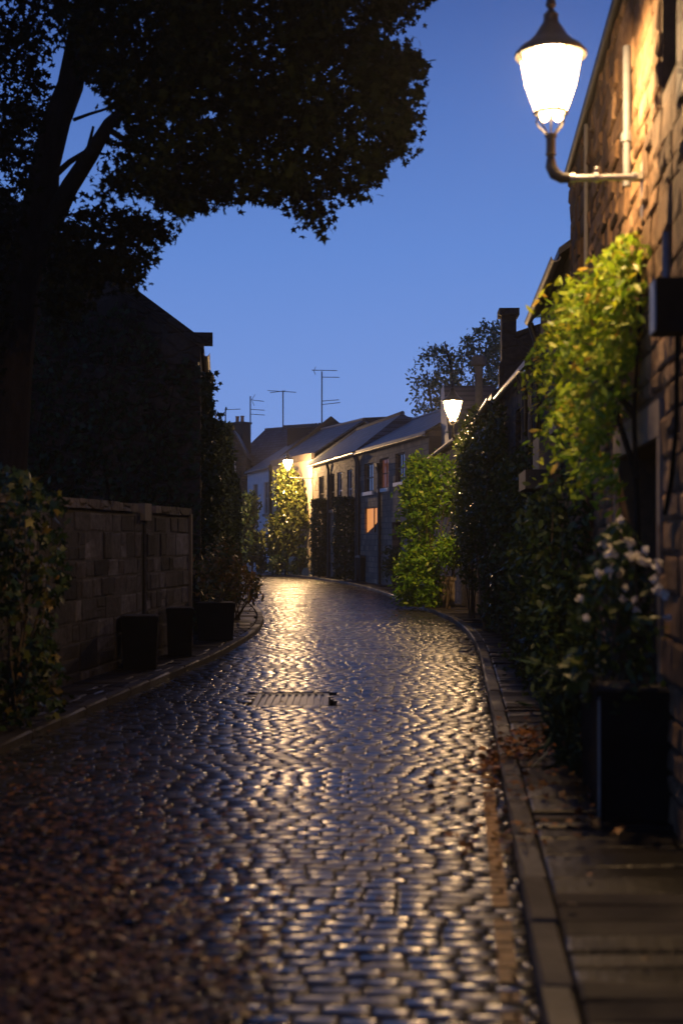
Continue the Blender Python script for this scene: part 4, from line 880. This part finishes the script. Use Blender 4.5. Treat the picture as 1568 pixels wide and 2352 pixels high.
for s_ in (-1, 1): MB().prism([(.22 + .1 * math.cos(k * math.pi / 6), .1 + .1 * math.sin(k * math.pi / 6)) for k in range(12)], 0, s_ * .26 - .025, s_ * .26 + .025).build("wheel", m_black, wb_)
MB().tube([(-.2, .33, 1.0), (.2, .33, 1.0)], .02, 8).build("handle", m_black, wb_, True)
bn = thing("bench", "small weathered slatted chair standing by the cottage wall", "garden chair", ((939 - CX) / F * 40.2, 40.2, .03), R(-8))
for i, (xx, yy, zz) in enumerate(((-.28, -.22, .45), (.28, -.22, .45), (-.28, .22, .9), (.28, .22, .9))): MB().box(xx - .03, xx + .03, yy - .03, yy + .03, 0, zz).build("leg", m_bench, bn)
mb = MB()
for i in range(5): mb.box(-.31, .31, -.24 + i * .1, -.17 + i * .1, .452, .48)
mb.build("seat", m_bench, bn); mb = MB().box(-.25, .25, .2, .24, .83, .9)
for i in range(5): mb.box(-.22 + i * .1, -.18 + i * .1, .205, .235, .55, .83)
mb.build("backrest", m_bench, bn)
sb = thing("stone_trough", "square pale stone trough at the foot of the bright green bush", "planter", ((1021 - CX) / F * 34.6, 34.3, .03))
MB().frus(0, 0, 0, .6, .2, .24, .2, .24).build("body", m_ashlar, sb); MB().frus(0, 0, .6, .68, .23, .27, .23, .27).build("rim", m_ashlar, sb); MB().box(-.18, .18, -.2, .2, .68, .69).build("soil", m_joint, sb)

# birch behind the roofs
bt = thing("birch_tree", "drooping dark tree rising behind the cottage roof", "tree", (5.0, 62, 0)); b0 = np.array((5.0, 62, 0))
bp = [(958, 870), (962, 835), (985, 815), (1002, 790), (1022, 795), (1030, 815), (1048, 830), (1055, 790), (1075, 770), (1092, 775), (1100, 752), (1125, 745), (1180, 760), (1190, 960), (965, 950)]
q = polysample(bp, 420); Y = rng.uniform(60, 64.5, 420); p0 = np.stack([(q[:, 0] - CX) / F * Y, Y, H - (q[:, 1] - HZ) / F * Y], 1)
dr = rng.normal(size=(420, 3)); dr[:, 2] = np.abs(dr[:, 2]) * .3; dr /= np.linalg.norm(dr, axis=1)[:, None]
pts = []
for p, d in zip(p0, dr):           # drooping twigs
    l = rng.uniform(.5, 1.3)
    for i in range(17):
        t = (i + .5) / 17; pts.append(p + d * l * .55 * math.sin(t * 2) + np.array((0, 0, .25 * t - l * t * t)) + rng.normal(0, .09, 3))
leaves("crown", np.array(pts) - b0, .11, m_shrub, bt, T_OVAL)
MB().tube([(0, 0, 0), (.2, 0, 5), (-.2, .1, 9), (-.5, 0, 10.2)], [.2, .15, .08, .03], 8).tube([(.1, 0, 5), (.9, .2, 8), (1.4, 0, 10.5)], [.1, .07, .03], 6).tube([(.1, 0, 4.5), (-1, .2, 7), (-1.3, 0, 9)], [.1, .06, .03], 6).build("trunk", m_bark, bt, True)

# ================================================================== FALLEN LEAVES
N0 = 6800; px = rng.uniform(-120, 760, N0); py = 1690 + 700 * rng.uniform(0, 1, N0) ** .7
keep = rng.uniform(0, 1, N0) < np.clip(1.25 - (px / 560), 0, 1) * np.clip((py - 1660) / 180, .1, 1)
Y = gy(py[keep]); X = (px[keep] - CX) / F * Y
yy = rng.uniform(4.5, 40, 900); xx = rng.uniform(-2.5, 2.2, 900); k2 = (xx > xl(yy)) & (xx < xr(yy) + .6)
q = polysample([(1100, 1720), (1180, 1700), (1240, 1690), (1300, 1680), (1390, 1715), (1390, 1760), (1290, 1755), (1180, 1765), (1100, 1770)], 620); yq = gy(q[:, 1]); xq = (q[:, 0] - CX) / F * yq
X = np.concatenate([X, xx[k2]]); Y = np.concatenate([Y, yy[k2]]); onp = (X > xr(Y)) | (X < xl(Y))
Z = np.where(onp, .05, road_z(X, Y) + .016) + rng.uniform(0, .02, len(X))
struct(leaves("fallen_leaves", np.stack([X, Y, Z], 1), .043, m_dead, None, T_SYC, up=6.0, flat=True), "stuff")
m_drift_lit = leafmat("lamplit_drift_leaf", [(0, (0.05, 0.02, 0.007)), (0.6, (0.15, 0.055, 0.012)), (1, (0.32, 0.15, 0.03))], rough=0.5, trans=0.2)  # brighter, oranger copy of the fallen leaf, lamp light put into its colour
onp = xq > xr(yq); q2 = np.stack([rng.uniform(980, 1420, 260), rng.uniform(1640, 1960, 260)], 1); yq = np.concatenate([yq, gy(q2[:, 1])]); xq = np.concatenate([xq, (q2[:, 0] - CX) / F * gy(q2[:, 1])]); onp = xq > xr(yq)
zq = np.where(onp, .05, road_z(xq, yq) + .02) + rng.uniform(0, .05, len(xq))
struct(leaves("drifted_leaves", np.stack([xq, yq, zq], 1), .05, m_drift_lit, None, T_SYC, up=3.0, flat=True), "stuff")

# ================================================================== THIN HAZE ADDED TO GIVE THE LAMPS A HALO
hz_m = bpy.data.materials.new("halo_haze"); hz_m.use_nodes = True; nt = hz_m.node_tree; nt.nodes.clear()
ho = nt.nodes.new("ShaderNodeOutputMaterial"); hv_ = nt.nodes.new("ShaderNodeVolumePrincipled")
hv_.inputs["Color"].default_value = (.9, .9, .9, 1); hv_.inputs["Density"].default_value = .0008; hv_.inputs["Anisotropy"].default_value = .6
nt.links.new(hv_.outputs[0], ho.inputs["Volume"])
struct(MB().box(-420, 420, -70, 720, -1.5, 14).build("haze", hz_m), "stuff")
